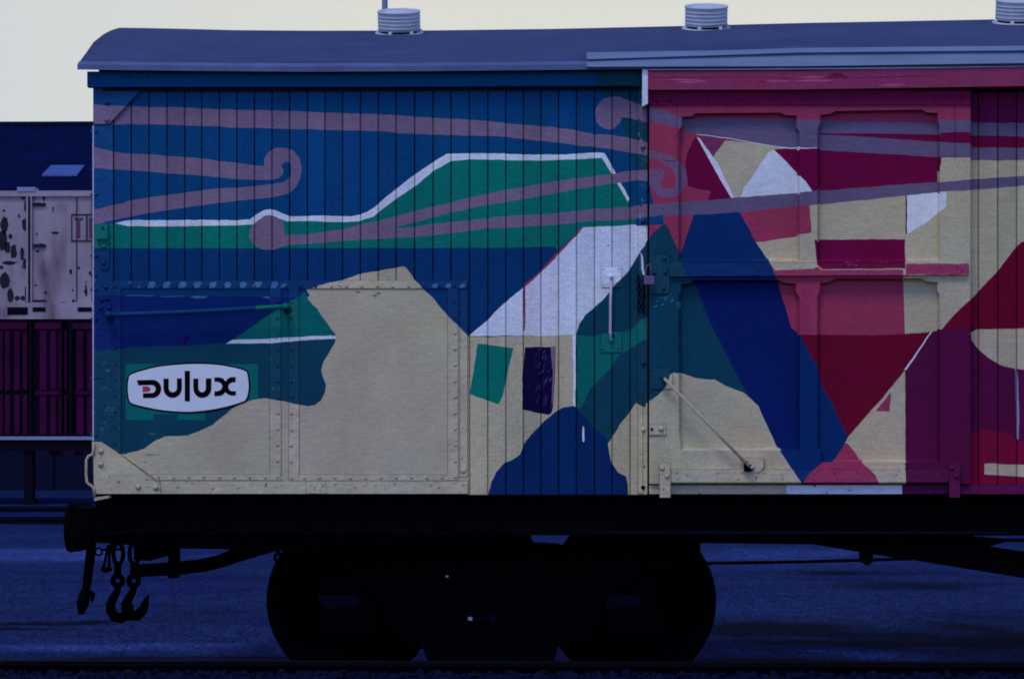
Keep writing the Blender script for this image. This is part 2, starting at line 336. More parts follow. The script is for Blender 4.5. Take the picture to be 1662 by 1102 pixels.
paint(GD, [(494, 474), (500, 485), (514, 501), (531, 525), (544, 542), (545, 547), (500, 548), (441, 552), (376, 553), (400, 537), (437, 510.7), (470, 491), (485, 482)])
paint(W, [(367, 557.6), (377, 551.6), (441, 549.5), (500, 546), (545, 545), (545, 549.7), (500, 551), (441, 557.3)])
paint(alb(24, 4, 62), [(305.8, 543.7), (306.5, 548), (302, 558.8), (298.6, 561.7), (297, 550)])
paint(GD, [(204, 591), (418, 591), (419, 648), (333, 655), (333, 682), (289, 681), (289, 672), (249, 672), (249, 681), (204, 681)])
# dark teal round the chain, green patch, dark window
paint(T, [(1052, 386), (1046, 400), (1039.6, 408), (1030, 424), (1020, 441), (996, 465), (979, 486.6), (950.5, 510.7), (941, 525), (935, 543), (935, 830), (1052, 830)])
paint(GD, [(934, 544), (961, 545.6), (991.5, 539.6), (1013, 538), (1027.6, 533.6), (1034.8, 524), (1039.6, 518), (1052, 515.5), (1052, 550), (1042, 553), (1020, 568.5), (1006, 575.7), (991.5, 597), (974.6, 614), (961, 628.6), (957.8, 631), (948, 653), (938, 665), (931, 663)])
paint(W, [(929, 544), (935, 544), (934.5, 600), (933.5, 660), (930, 659), (930.5, 600)])
paint(C, [(1052, 655), (1048, 661), (1044, 660), (1032, 654), (1020, 672), (1006, 689), (992.7, 710.7), (986.6, 720), (991.5, 749), (1003.5, 767), (1015.5, 773), (1019, 785), (1020, 830), (1052, 830)])
paint(N1, [(790, 830), (792.4, 801), (798.4, 780.5), (805.7, 766), (817.7, 751.6), (832, 745.6), (844, 738), (850, 720), (861, 706), (875.5, 691.5), (900, 669), (912, 661), (931, 658.5), (938.5, 663.8), (948, 674.6), (962.6, 691.5), (980, 706), (988, 714), (987, 722), (991.5, 749), (1003.5, 767), (1015.5, 773), (1019, 785), (1020, 830)])
paint(W, [(946, 691), (948, 694), (948.5, 714), (947, 718), (945, 715), (945.4, 700)])
paint(G, [(775.6, 557.6), (833, 565), (825, 600), (816.5, 643), (809, 656.6), (762, 639)])
paint(DK, [(852.6, 563.7), (902, 562.5), (901, 600), (898, 660), (895, 670), (890, 672.7), (866, 668.6), (848, 665), (848, 604.6)])
for q in range(60):
    x = random.uniform(868, 899); y = random.uniform(567, 663); l = random.uniform(3, 12); a = random.uniform(.5, 1.3)
    dx, dy = l * math.cos(a), l * math.sin(a) * -1; w = random.uniform(.6, 1.9)
    x2 = min(x + dx, 900)
    paint(PW if q % 3 else alb(58, 54, 100), [(x, y), (x2, y + dy), (x2 - 1, y + dy + w), (x + 1, y + w)])
paint(P, [(893, 563), (902, 563), (900, 600), (897.5, 655), (895.5, 655), (897, 600)])
# ---- door and everything right of it
paint(U, [(1051, 90), (FAR, 90), (FAR, 830), (1051, 830)], w=False)
paint(RD, [(1051, 146), (FAR, 146), (FAR, 171), (1051, 171)], w=False)
paint(R, [(1051, 171), (1575.5, 171), (1575.5, 420), (1051, 420)], w=False)
paint(alb(66, 10, 60), [(1575.5, 140), (FAR, 140), (FAR, 215), (1575.5, 215)], w=False)
paint(C, [(1130, 225), (1290, 238), (1322, 300), (1322, 430), (1575, 430), (FAR, 300), (FAR, 420), (1658, 394), (1649.5, 401), (1623, 436), (1589, 472), (1575, 486.6), (1551, 508), (1529, 535), (1503, 540), (1469, 542), (1225, 542), (1225, 340), (1189, 321)])
paint(C, [(1262, 256), (FAR, 256), (FAR, 470), (1262, 470)])
paint(B1, [(1048, 292), (1054, 300), (1061, 331), (1048, 333)]); paint(B1, [(1033, 356), (1076, 348), (1078, 365), (1033, 367)])
# big blue
paint(N2, [(1125, 348), (1201, 344), (1227, 393.7), (1256, 437), (1261, 453), (1268, 477), (1285, 532), (1300, 543.5), (1319.8, 585), (1326, 590), (1332, 621), (1346, 648), (1360.7, 677), (1376, 709.5), (1371.5, 719), (1353.5, 748), (1334, 751), (1313.7, 768.5), (1305, 783), (1300, 784), (1261, 725), (1229.7, 658), (1208, 635), (1080, 560), (1080, 420), (1104, 414)])
paint(N3, [(1131, 467), (1128, 456), (1262, 456), (1268, 477), (1285, 532), (1298, 543), (1298, 730), (1263, 728), (1229, 658), (1213, 638), (1184, 585), (1162, 542)])
# teal left of it
paint(T, [(1052, 388), (1060, 378), (1077, 364), (1083, 366), (1104.6, 414), (1105, 421.7), (1114, 448), (1131, 467), (1140.7, 503.5), (1162, 542), (1184, 585), (1203, 624), (1213, 638), (1181, 640), (1052, 655)])
paint(R, [(1054, 300), (1057.6, 313), (1061, 330), (1076, 349), (1083, 366), (1104.6, 414), (1125, 350), (1150, 327), (1118, 300), (1060, 290)])
# lower left cream of the door
paint(C, [(1048, 655), (1054, 650.5), (1068.5, 641), (1078, 631), (1083, 621.7), (1087.7, 609), (1092.5, 604), (1109, 607), (1128.6, 613), (1143, 615.4), (1160, 616), (1181.6, 627.4), (1208, 638), (1229.7, 657.8), (1261, 725), (1301, 784), (1301, 786), (1048, 786)])
# right part
paint(M, [(1131, 221), (1124, 231), (1115, 250), (1112, 267), (1114, 280), (1117, 303), (1154, 311), (1149, 325), (1190, 323), (1160, 276)])
paint(PL, [(1134, 222), (1180, 223), (1155, 259)])
paint(W, [(1131, 223), (1137, 226), (1165, 266), (1192, 321), (1187, 322), (1160, 276)])
paint(M, [(1256, 243), (1285, 240), (1293, 238), (1332, 238), (1411, 247), (1528, 254), (1528, 265), (1523, 277), (1522, 300), (1400, 310), (1318, 315)])
paint(W, [(1256, 243), (1262, 249), (1276, 262.6), (1293, 280.6), (1307.7, 295), (1319, 312), (1201, 324), (1208, 303.5), (1220, 289), (1232, 270), (1246.6, 248)])
paint(W, [(1131, 216), (1179, 222), (1230, 231), (1285, 238.5), (1327, 238.5), (1327, 241), (1285, 242), (1230, 234), (1179, 225), (1131, 219)])
paint(R, [(1201, 343), (1314, 333), (1317, 378), (1300.5, 380), (1293, 384), (1262, 389), (1227, 394)])
paint(M, [(1322, 389), (1469, 388.4), (1469, 436), (1334, 437), (1326, 430)])
paint(W, [(1472, 316), (1536, 310), (1536, 336), (1503, 361), (1472, 380)])
paint(U, [(1469.5, 318), (1472, 318), (1472, 380), (1469.5, 380)])
paint(R, [(1254, 439), (1320, 436.5), (1326, 433), (1334, 438), (1466, 438), (1466.6, 450), (1467, 500), (1469, 542), (1411, 544), (1298, 543.5), (1285, 532), (1268, 477), (1261, 453)])
paint(RL, [(1470, 428.6), (1572, 428.6), (1572, 446), (1470, 446)])
paint(K, [(1298, 543), (1411, 544), (1471, 542), (1503, 540), (1513, 538), (1470, 601), (1440, 636), (1400, 682), (1376, 709.5), (1360.7, 677), (1346, 648), (1332, 621), (1326, 590), (1319.8, 585)])
paint(U, [(1513, 538), (1529, 534.5), (1575.5, 531), (1575.5, 600), (FAR, 600), (FAR, 830), (1470, 830), (1470, 601)])
paint(K, [(1658, 393), (1649.5, 401), (1623, 436), (1589, 472), (1575, 486.6), (1551, 508), (1529, 534), (1575, 532), (1577, 534), (FAR, 532), (FAR, 410), (1720, 380)])
paint(U, [(1575.5, 533.5), (FAR, 533.5), (FAR, 700), (1575.5, 700)])
paint(C, [(1720, 533), (1657, 533.6), (1584.5, 534.8), (1575.6, 539.6), (1577, 551.6), (1587, 566), (1606, 581.7), (1623, 592.5), (1647, 598.6), (1700, 602), (1760, 590), (1790, 560), (1770, 538)])
paint(alb(96, 100, 152), [(1647.5, 599), (1651, 599), (1654, 660), (1653.5, 713), (1651, 713), (1649, 660)])
paint(RR, [(1575.5, 708), (1581, 703.5), (1591.7, 695), (1611, 698.7), (1637.5, 703.5), (1647, 710.7), (1660, 717), (1800, 740), (1850, 787), (1575.5, 787)])
paint(C, [(1598, 752), (1720, 756), (1720, 776), (1657, 773), (1598, 769.7)])
paint(C, [(1469, 601), (1440, 636), (1400, 682), (1376, 709.5), (1371.5, 719), (1376, 722), (1389.6, 737), (1400, 787), (1470, 787)])
paint(R, [(1371.5, 719), (1376, 720), (1389.6, 737), (1397, 749), (1411, 761), (1421, 771), (1425.7, 783.4), (1426, 787), (1303, 787), (1305, 782), (1313.7, 768.5), (1334, 751), (1353.5, 748)])
paint(R, [(1446, 635), (1443.7, 668.6), (1421, 667)])
paint(W, [(1511, 538), (1513.5, 538), (1470.5, 601), (1467.5, 600)])
# slate bands over door
paint(GY, [(1050, 173), (1054, 174.5), (1078, 179), (1104.6, 190), (1141, 192.5), (1295, 194), (1332, 196), (1392, 198), (1522, 200), (1527, 195), (1575, 195.4), (1577, 199.5), (1657, 200), (FAR, 200), (FAR, 262), (1657, 260.6), (1577, 260.6), (1575, 255), (1527, 256), (1469, 251.7), (1411, 249), (1332, 244.5), (1327, 240), (1285, 240), (1256, 237), (1213, 230), (1179, 223.8), (1131, 218), (1109, 214), (1104.6, 208), (1090, 205.8), (1068, 198.6), (1050, 196)])
paint(M, [(1308, 216), (1332, 217), (1411, 217), (1527, 219), (1528, 215.6), (1575, 215), (1577, 220), (1656, 222), (FAR, 222), (FAR, 242), (1656, 240), (1577, 239.7), (1575, 233.7), (1527, 231), (1469, 227), (1411, 223), (1332, 219)])
# neck that crosses the gap, twin arms across wagon
paint(P, [(461, 381.7), (500, 380.5), (558, 372), (586.6, 364), (614, 359), (673, 343), (731, 329), (791, 314), (849, 304), (900, 294.5), (934, 290), (962.6, 286.6), (991.5, 283), (1020, 278), (1051, 275.5), (1051, 294), (1030, 293.4), (1001, 297.5), (962.6, 303.5), (934, 308), (900, 314), (849, 324), (789, 333), (731, 345.6), (702, 353), (673, 361), (644, 368.5), (638, 371), (673, 368.5), (702, 364), (760, 357.6), (820, 351.6), (900, 346.3), (962.6, 339.6), (1020, 336.5), (1051, 331.5), (1051, 352), (1020, 356.4), (962.6, 359), (900, 365), (849, 368.5), (791, 371), (731, 379), (673, 385), (615.5, 387.7), (558, 391), (500, 396), (470.6, 397), (461, 400), (444, 405.8), (433, 406), (422.5, 404), (410.5, 396), (404, 383), (408, 368.5), (418, 357.6), (430, 350.5), (437, 349.7), (448, 352), (456, 357), (461, 366), (462, 374)])
paint(GY, [(1051, 331.5), (1104.6, 328.8), (1152.7, 325.6), (1201, 320.8), (1262, 315.5), (1293, 313.6), (1320, 310.7), (1387, 306), (1454.5, 300), (1522, 296), (1575, 292), (1623, 288), (1657, 286), (1800, 276), (1800, 292), (1657, 302), (1623, 305), (1575, 309.5), (1536, 311), (1469, 318), (1332, 332), (1293, 334.8), (1262, 339), (1201, 344.4), (1124, 349.7), (1076, 349.7), (1051, 352)])
paint(alb(76, 60, 104), [(1051, 243), (1068, 247), (1084, 252), (1097, 258), (1107, 266), (1112, 275), (1115, 291), (1109, 308), (1101, 316), (1092.5, 320), (1078, 321.5), (1066, 315.5), (1058, 306), (1054, 295), (1051, 293), (1051, 276), (1060, 274), (1071, 273.4), (1077, 277), (1077.6, 284), (1073, 292.7), (1071, 298.7), (1076, 306), (1088, 308), (1096, 301), (1098, 291.5), (1092.5, 279.4), (1083, 268.6), (1068, 260), (1051, 256)])
# threshold
paint(C, [(1051, 786), (1277, 786), (1277, 830), (1051, 830)], w=False)
paint(W, [(1277, 786), (1464, 786), (1464, 830), (1277, 830)], w=False)
paint(alb(58, 8, 58), [(1464, 786), (FAR, 786), (FAR, 830), (1464, 830)], w=False)
paint(RH, [(1051, 100), (FAR, 100), (FAR, 146), (1051, 146)], w=False)

# worn-through light patches on the top riveted strip, old scratches, smears on the header
rs = random.Random(3); LB = alb(42, 74, 126)
for x in (238, 262, 288, 312, 337, 361, 386, 410, 437): paint(LB, [(x, 467.5), (x + 5, 458), (x + 13 + rs.uniform(-2, 3), 457), (x + 15, 461), (x + 11, 467)])
for x in (455, 700, 722, 745): paint(LB, [(x, 467), (x + 3, 461), (x + 10, 460), (x + 9, 467)])
for a in ([(205, 479.5), (250, 480), (250, 481), (205, 480.6)], [(308, 481.5), (322, 480.4), (337, 481.5), (333, 484), (318, 484.5)], [(262, 481), (300, 480.4), (300, 481.2), (262, 482)], [(424, 482), (438, 481), (438.5, 487), (436, 484)]): paint(LB, a)
for k in range(16):
    x = rs.uniform(156, 178); y = rs.uniform(585, 700); paint(alb(22, 66, 100), [(x, y), (x + rs.uniform(3, 9), y - rs.uniform(0, 4)), (x + rs.uniform(3, 9), y + 1)])
for k in range(9):
    x = rs.uniform(1075, 1440); y = rs.uniform(121, 141); l = rs.uniform(25, 80); paint(alb(108, 58, 98) if k % 3 else alb(70, 16, 56), [(x, y), (x + l * .5, y - rs.uniform(1, 4)), (x + l, y + rs.uniform(-2, 1)), (x + l * .5, y + rs.uniform(0, 2))], sm=True)
paint(alb(58, 14, 52), [(1056, 126), (1200, 125), (1330, 128), (1470, 124), (1560, 121), (1470, 125.3), (1330, 129), (1200, 126), (1056, 127)])
for (x0, y0, x1, y1, c) in ((1549.6, 172, 1550.6, 262, RD), (1098.3, 172, 1099.3, 262, RD), (1077, 261, 1098, 262, U), (1525, 253.5, 1550, 254.5, GY)): paint(sh(c, .35), rect_(x0, y0, x1, y1), w=False)
for k in range(7):
    x = rs.uniform(1328, 1460); y = rs.uniform(421, 433); paint(alb(104, 60, 104), [(x, y), (x + rs.uniform(5, 18), y + .6), (x + 4, y + 1.2)])
for k in range(12):
    x = rs.uniform(1060, 1100); y = rs.uniform(478, 500); paint(alb(30, 80, 105), [(x, y), (x + rs.uniform(3, 10), y - rs.uniform(1, 5)), (x + rs.uniform(4, 8), y)])
for k in range(14):
    x = rs.uniform(1036, 1049); y = rs.uniform(145, 400); paint(alb(70, 84, 122) if k % 2 else T, [(x, y), (x + rs.uniform(1, 3), y + 2), (x + 1, y + rs.uniform(4, 16)), (x - .6, y + 3)])
for (x, y) in ((575, 474), (608, 476), (603, 480)): paint(alb(84, 78, 96), [(x, y), (x + 7, y - 2), (x + 12, y + 1), (x + 5, y + 2.5)])
for k in range(5):
    y = rs.uniform(690, 800); paint(alb(78, 74, 84), [(rs.uniform(196, 250), y), (rs.uniform(240, 262), y + 1.5), (rs.uniform(220, 250), y + 2.4)])
# ------------------------------------------------------------------ painted sheets
def sheet(mb, outline, y, thick=0.0, grooves=None, gw=1.3, gd=0.009, holes=(), mul=1.0):
    """front face of a part on the wagon side, cut along every colour boundary; sides run back by thick"""
    xs = [p[0] for p in outline]; ys = [p[1] for p in outline]
    x0, x1, y0, y1 = min(xs), max(xs), min(ys), max(ys)
    V = []; E = []
    def ring(pts):
        n = len(V); V.extend(Vector(p) for p in pts)
        for i in range(len(pts)): E.append((n + i, n + (i + 1) % len(pts)))
    ring(dens(outline, 14))
    for h in holes: ring(dens(h, 14))
    def clip(a, b):
        t0, t1 = 0.0, 1.0; dx, dy = b[0] - a[0], b[1] - a[1]
        for p_, q_ in ((-dx, a[0] - x0), (dx, x1 - a[0]), (-dy, a[1] - y0), (dy, y1 - a[1])):
            if p_ == 0:
                if q_ < 0: return None
            else:
                r = q_ / p_
                if p_ < 0: t0 = max(t0, r)
                else: t1 = min(t1, r)
        if t0 >= t1 - 1e-6: return None
        return (a[0] + dx * t0, a[1] + dy * t0), (a[0] + dx * t1, a[1] + dy * t1)
    for col, pts, bb in mural:
        if bb[2] < x0 or bb[0] > x1 or bb[3] < y0 or bb[1] > y1: continue
        for i in range(len(pts)):
            s_ = clip(pts[i], pts[(i + 1) % len(pts)])
            if s_:
                n = len(V); V += [Vector(s_[0]), Vector(s_[1])]; E.append((n, n + 1))
    gl = []
    for g in (grooves or []):
        if x0 < g < x1:
            for o_ in (-gw, -gw * .6, gw * .6, gw):
                n = len(V); V += [Vector((g + o_, y0 - 1)), Vector((g + o_, y1 + 1))]; E.append((n, n + 1))
            gl.append(g)
    vs, es, fs, *_ = delaunay_2d_cdt(V, E, [], 0, 2e-3, False)
    gl.sort()
    def gdist(x):
        return min((abs(x - g) for g in gl), default=99)
    P3 = []
    for v in vs:
        d = 0.0
        if gl and gdist(v.x) < gw * .8: d = gd
        P3.append(at(v.x, v.y, y) + Vector((0, d, 0)))
    tris = []; cols = []
    for f in fs:
        cx = sum(vs[k].x for k in f) / len(f); cy = sum(vs[k].y for k in f) / len(f)
        if not inside(cx, cy, outline) or any(inside(cx, cy, h) for h in holes): continue
        c = colour(cx, cy)
        if gl and gdist(cx) < gw * .61: c = sh(c, 0.30 if sum(c) < .6 else 0.5)
        if gl: c = sh(c, 1 + .07 * math.sin(12.9 * sum(1 for g in gl if g < cx) ** 1.7))
        if mul != 1.0: c = sh(c, mul)
        tris.append(list(f)); cols.append(c)
    mb.add(P3, tris, cols)
    if thick > 0:
        for poly in [outline] + list(holes):
            pp = dens(poly, 8)
            for i in range(len(pp)):
                a, b = pp[i], pp[(i + 1) % len(pp)]
                A, Bq = at(*a, y), at(*b, y)
                mb.add([A, Bq, Bq + Vector((0, thick, 0)), A + Vector((0, thick, 0))], [(0, 1, 2, 3)], colour((a[0] + b[0]) / 2, (a[1] + b[1]) / 2))
def rect(x0, y0, x1, y1): return [(x0, y0), (x1, y0), (x1, y1), (x0, y1)]
def grow(o, d):
    out = []; n = len(o); cx = sum(p[0] for p in o) / n; cy = sum(p[1] for p in o) / n
    ar = sum(o[i][0] * o[(i + 1) % n][1] - o[(i + 1) % n][0] * o[i][1] for i in range(n)); sg = 1 if ar > 0 else -1
    for i in range(n):
        a, b, c = Vector(o[i - 1]), Vector(o[i]), Vector(o[(i + 1) % n]); e1 = (b - a).normalized(); e2 = (c - b).normalized()
        n1 = Vector((e1.y, -e1.x)) * sg; n2 = Vector((e2.y, -e2.x)) * sg; m_ = n1 + n2; k = d * 2 / max(.6, m_.length_squared); out.append((b.x + m_.x * k, b.y + m_.y * k))
    return out
def rivets(mb, pts, y, r=2.2, h=0.006, jit=0.0):
    for px, py in pts:
        px += random.uniform(-jit, jit); py += random.uniform(-jit, jit)
        q = 4118 / (D + y)
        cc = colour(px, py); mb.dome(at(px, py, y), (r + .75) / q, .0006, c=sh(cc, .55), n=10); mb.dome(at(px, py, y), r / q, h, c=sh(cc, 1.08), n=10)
def spaced(a, b, step): 
    n = max(1, round((b - a) / step)); return [a + (b - a) * k / n for k in range(n + 1)]

# ================================================================== THE WAGON
base = at(931, 1109, 0)
wagon = thing('goods_wagon', 'long boarded railway goods wagon with a bright abstract landscape mural on its side', 'railway wagon', (0, 1.25, 0))
XL = at(152, 600, 0).x; XR = at(3180, 600, 0).x
WID = 2.5
gro = [184, 213, 242, 271, 299.8, 327.6, 356, 384.5, 413, 441.5, 470, 499, 527.7, 556, 585, 614, 643, 673, 703, 732, 762, 791.7, 821, 849.5, 878, 906.7, 935.6, 965, 993.4, 1022.7]
# boarding left of the door
mb = MB()
sheet(mb, [(152, 138), (1035, 138), (1035, 802.5), (759.5, 802.5), (759.5, 455.5), (152, 455.5)], 0.0, thick=0.03, grooves=gro)
mb.build('side_boarding', M_board, wagon, recalc=False)
# boarding right of door
mb = MB(); gr2 = [1588, 1619.4, 1650] + [1650 + 30.3 * k for k in range(1, 51)]
sheet(mb, [(1560, 150), (3178, 143), (3178, 788), (1560, 788)], 0.035, thick=0.02, grooves=gr2)  # starts low so the black shell stands in for the header's shadow
mb.build('side_boarding', M_board, wagon, recalc=False)
# wagon core, ends
mb = MB(); zb = at(931, 800, 0).z; zt = at(931, 128, 0).z
mb.box((XL + .012, 0.062, zb), (XR - .01, WID - .01, zt - .02))
mb.box((XL - .03, -.02, zt - .03), (XL + .05, .0610, zt + .034)); mb.box((XL + .0505, -.02, zt - .06), (XR - .02, .0615, zt + .035)); mb.build('body_shell', M_dark_in, wagon)
mb = MB()
for k in range(22):
    w = (WID - .02) / 22
    mb.box((XL - .004, 0.01 + k * w, zb), (XL + .012, 0.01 + k * w + w - .006, zt), B1)
mb.build('end_boarding', M_board, wagon)
mb = MB()
for k in range(106):
    w = (XR - XL) / 106
    mb.box((XL + k * w, WID - .01, zb), (XL + k * w + w - .006, WID + .01, zt), B1)
mb.build('side_boarding', M_board, wagon)
# ---- plating
mb = MB()
sheet(mb, rect(152.5, 455.5, 759.5, 801.5), -0.004, thick=0.01)
# shallow dents are real relief
mb.build('steel_panel', M_steel, wagon, recalc=False)
def strip(name, outline, y=-0.011, th=0.009, riv=(), r=2.2, mat=None, h=.006, parent=None):
    mb = MB(); sheet(mb, outline, y, thick=th, mul=1.07); sheet(mb, grow(outline, .8), y + th * .55, mul=.38)  # wider dark sheet behind paints a crack and shadow outline
    rivets(mb, riv, y - .0002, r, h, 0.3)
    return mb.build(name, mat or M_trim, parent or wagon, recalc=False)
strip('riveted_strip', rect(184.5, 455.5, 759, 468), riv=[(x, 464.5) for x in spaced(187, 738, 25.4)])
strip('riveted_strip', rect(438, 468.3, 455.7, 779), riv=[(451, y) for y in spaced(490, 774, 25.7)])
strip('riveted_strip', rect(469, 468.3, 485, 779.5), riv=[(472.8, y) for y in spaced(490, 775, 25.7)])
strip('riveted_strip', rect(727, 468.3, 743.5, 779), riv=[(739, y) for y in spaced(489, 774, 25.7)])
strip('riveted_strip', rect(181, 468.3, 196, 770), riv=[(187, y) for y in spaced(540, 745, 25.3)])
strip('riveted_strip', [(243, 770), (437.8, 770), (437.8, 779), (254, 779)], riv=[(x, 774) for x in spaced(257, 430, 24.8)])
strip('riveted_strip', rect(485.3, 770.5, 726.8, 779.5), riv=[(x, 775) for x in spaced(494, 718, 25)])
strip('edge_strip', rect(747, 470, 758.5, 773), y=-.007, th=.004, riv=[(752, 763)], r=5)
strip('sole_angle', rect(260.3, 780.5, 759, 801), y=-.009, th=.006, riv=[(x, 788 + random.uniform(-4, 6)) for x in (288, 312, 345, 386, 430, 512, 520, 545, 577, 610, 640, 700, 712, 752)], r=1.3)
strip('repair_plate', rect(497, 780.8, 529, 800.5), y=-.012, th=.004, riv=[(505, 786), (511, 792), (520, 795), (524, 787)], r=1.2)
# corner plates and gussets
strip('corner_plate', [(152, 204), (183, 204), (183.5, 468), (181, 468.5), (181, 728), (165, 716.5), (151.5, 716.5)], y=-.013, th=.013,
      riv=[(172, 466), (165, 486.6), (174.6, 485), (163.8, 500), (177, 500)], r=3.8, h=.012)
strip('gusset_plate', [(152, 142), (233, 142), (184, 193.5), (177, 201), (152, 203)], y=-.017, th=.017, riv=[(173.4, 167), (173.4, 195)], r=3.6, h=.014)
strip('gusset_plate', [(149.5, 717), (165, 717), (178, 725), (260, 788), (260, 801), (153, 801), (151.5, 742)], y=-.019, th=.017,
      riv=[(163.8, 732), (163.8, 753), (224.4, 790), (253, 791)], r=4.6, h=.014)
mb = MB()   # diagonal bead beside lower gusset
for a, b in (((200, 737), (240, 769)),):
    mb.tube([at(*a, -.008), at(*b, -.008)], .004, 6, C)
mb.build('weld_bead', M_trim, wagon)
# end corner bolts seen in profile
mb = MB()
for py in (214, 316, 415, 447, 470, 518, 614, 706):
    mb = MB(); p = at(152, py, 0.03); mb.dome(p + Vector((-.004, 0, 0)), .011, .014, ax=(-1, 0, 0), c=colour(156, py)); mb.build('corner_bolt', M_trim, wagon); mb = MB()
    p = at(156, py, -.013); mb.dome(p, .010, .008, c=colour(156, py))
    mb.build('corner_bolt', M_trim, wagon)
# corner edge, the light along it painted pale
mb = MB(); a = at(151.2, 204, -.014); b = at(151.2, 716, -.014)
mb.box((a.x - .004, -.014, b.z), (a.x + .004, .04, a.z), alb(110, 118, 165)); mb.build('corner_edge', M_trim, wagon)
# lamp bracket
mb = MB(); sheet(mb, rect(156.5, 362, 174.5, 388), -.045, thick=.03); mb.box(at(157, 388.5, -.03), at(176, 391, -.012), colour(165, 395))
sheet(mb, [(161, 391), (177, 391), (177, 432), (174, 437), (163, 437), (161, 432)], -.022, thick=.01)
rivets(mb, [(168.6, 400), (168.6, 427)], -.0222, 4.2, .012)
mb.build('lamp_bracket', M_trim, wagon, recalc=False)
# fascia
mb = MB(); sheet(mb, [(141.5, 116.6), (600, 117.8), (1040, 115.4), (1040, 139.5), (600, 141.2), (141.5, 141.5)], -.05, thick=.05)
rivets(mb, [(210, 124), (237, 123.5)], -.0502, 3.4, .012)
mb.build('fascia_board', M_board, wagon, recalc=False)
# slide-rod over the plate
mb = MB()
def rodc(p): return GD if p.x > at(418, 500, 0).x else B2
pts = [at(178 + (463 - 178) * k / 12, 511 - 13.5 * k / 12 + 1.6 * math.sin(k / 12 * math.pi), -.085) for k in range(13)]
mb.tube(pts, .0125, 12, rodc)
for (px, py, c) in ((176, 510.5, B2), (463.5, 497.5, GD)):
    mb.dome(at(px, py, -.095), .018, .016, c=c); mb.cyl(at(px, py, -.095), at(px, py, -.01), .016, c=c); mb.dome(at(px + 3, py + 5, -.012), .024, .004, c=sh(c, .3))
mb.build('hand_rail', M_trim, wagon)
# logo sign
def world(pts, y): return [(p.x, p.z) for p in (at(a, b, y) for a, b in pts)]
lw = [(213, 608), (230, 602), (260, 595), (307, 591), (350, 592), (385, 598), (397, 602), (401, 606), (403.5, 625), (402, 640), (399, 648), (394, 651.5), (370, 659), (340, 665), (305, 668), (265, 665.5), (235, 660), (216, 655), (210.5, 651), (208.5, 643), (207.5, 628), (209, 614)]
lk = []
for i, p in enumerate(lw):
    a = Vector(lw[i - 1]); b = Vector(lw[(i + 1) % len(lw)]); d = (b - a).normalized(); nrm = Vector((d.y, -d.x)); lk.append((p[0] + nrm.x * 2.6, p[1] + nrm.y * 2.6))
mb = MB(); mb.prism(cat(lk, 4), -.0075, -.004); sign = mb.build('logo_sign', M_logo_k, wagon)
mb = MB(); mb.prism(cat(lw, 4), -.0085, -.007); mb.build('white_field', M_logo_w, sign)
def arc(cx, cy, r, a0, a1, n=10, ry=None):
    return [(cx + r * math.cos(math.radians(a0 + (a1 - a0) * k / n)), cy + (ry or r) * math.sin(math.radians(a0 + (a1 - a0) * k / n))) for k in range(n + 1)]
mb = MB(); yl = (-.0098, -.008)
mb.prism([(222, 617)] + [(246, 616.4)] + arc(247, 631, 14.8, -90, 90) + [(232, 646), (232, 638)] + arc(246, 631.3, 6.6, 90, -90)[:] + [(224.5, 625.3)], *yl)
for (xa, xb, xc, xd) in ((265.3, 273.8, 287.2, 295), (313.7, 321.9, 334, 343)):
    mb.prism([(xa, 614.4), (xb, 614.4)] + arc((xb + xc) / 2, 630, (xc - xb) / 2, 180, 0, ry=6.5) + [(xc, 614), (xd, 614)] + arc((xa + xd) / 2, 630, (xd - xa) / 2, 0, 180, ry=15.7), *yl)
mb.prism([(299.8, 601.7), (308.2, 601.7), (308.2, 651.3), (299.8, 651.3)], *yl)
mb.prism([(348, 612.5), (356, 612.3), (362, 614), (366, 619), (370, 614), (375, 612), (382.4, 611.8), (382.4, 620), (376.5, 620.5), (372, 623), (370.3, 627.5), (372, 632.5), (376, 634.8), (382.8, 634.6), (382.8, 641.6), (375, 642), (370, 640), (366, 636.5), (361, 641), (356, 642.6), (348, 642.8), (348, 635), (354, 634.6), (359, 631.8), (360.8, 627), (359, 622), (354, 619.6), (348, 619.7)], *yl)
mb.build('lettering', M_logo_k, sign)
mb = MB(); mb.prism([(231.4, 627)] + arc(239.5, 631.5, 4.4, -90, 90, 8) + [(231.4, 636)], *yl); mb.build('red_mark', M_logo_r, sign)
# grab handle at the corner
mb = MB(); gy = -.03
mb.tube([at(152, 718, gy), at(151.5, 732, gy), at(150, 737, gy), at(143.5, 740.5, gy), at(140.2, 746, gy), at(139.8, 770, gy), at(141, 783, gy), at(148, 788, gy), at(152, 792, gy), at(153, 806, gy)], .0072, 10, CW)
mb.prism([(152, 807), (177, 804), (178, 807.5), (153, 813)], -.03, .02, CW)
mb.build('step_handle', M_trim, wagon)

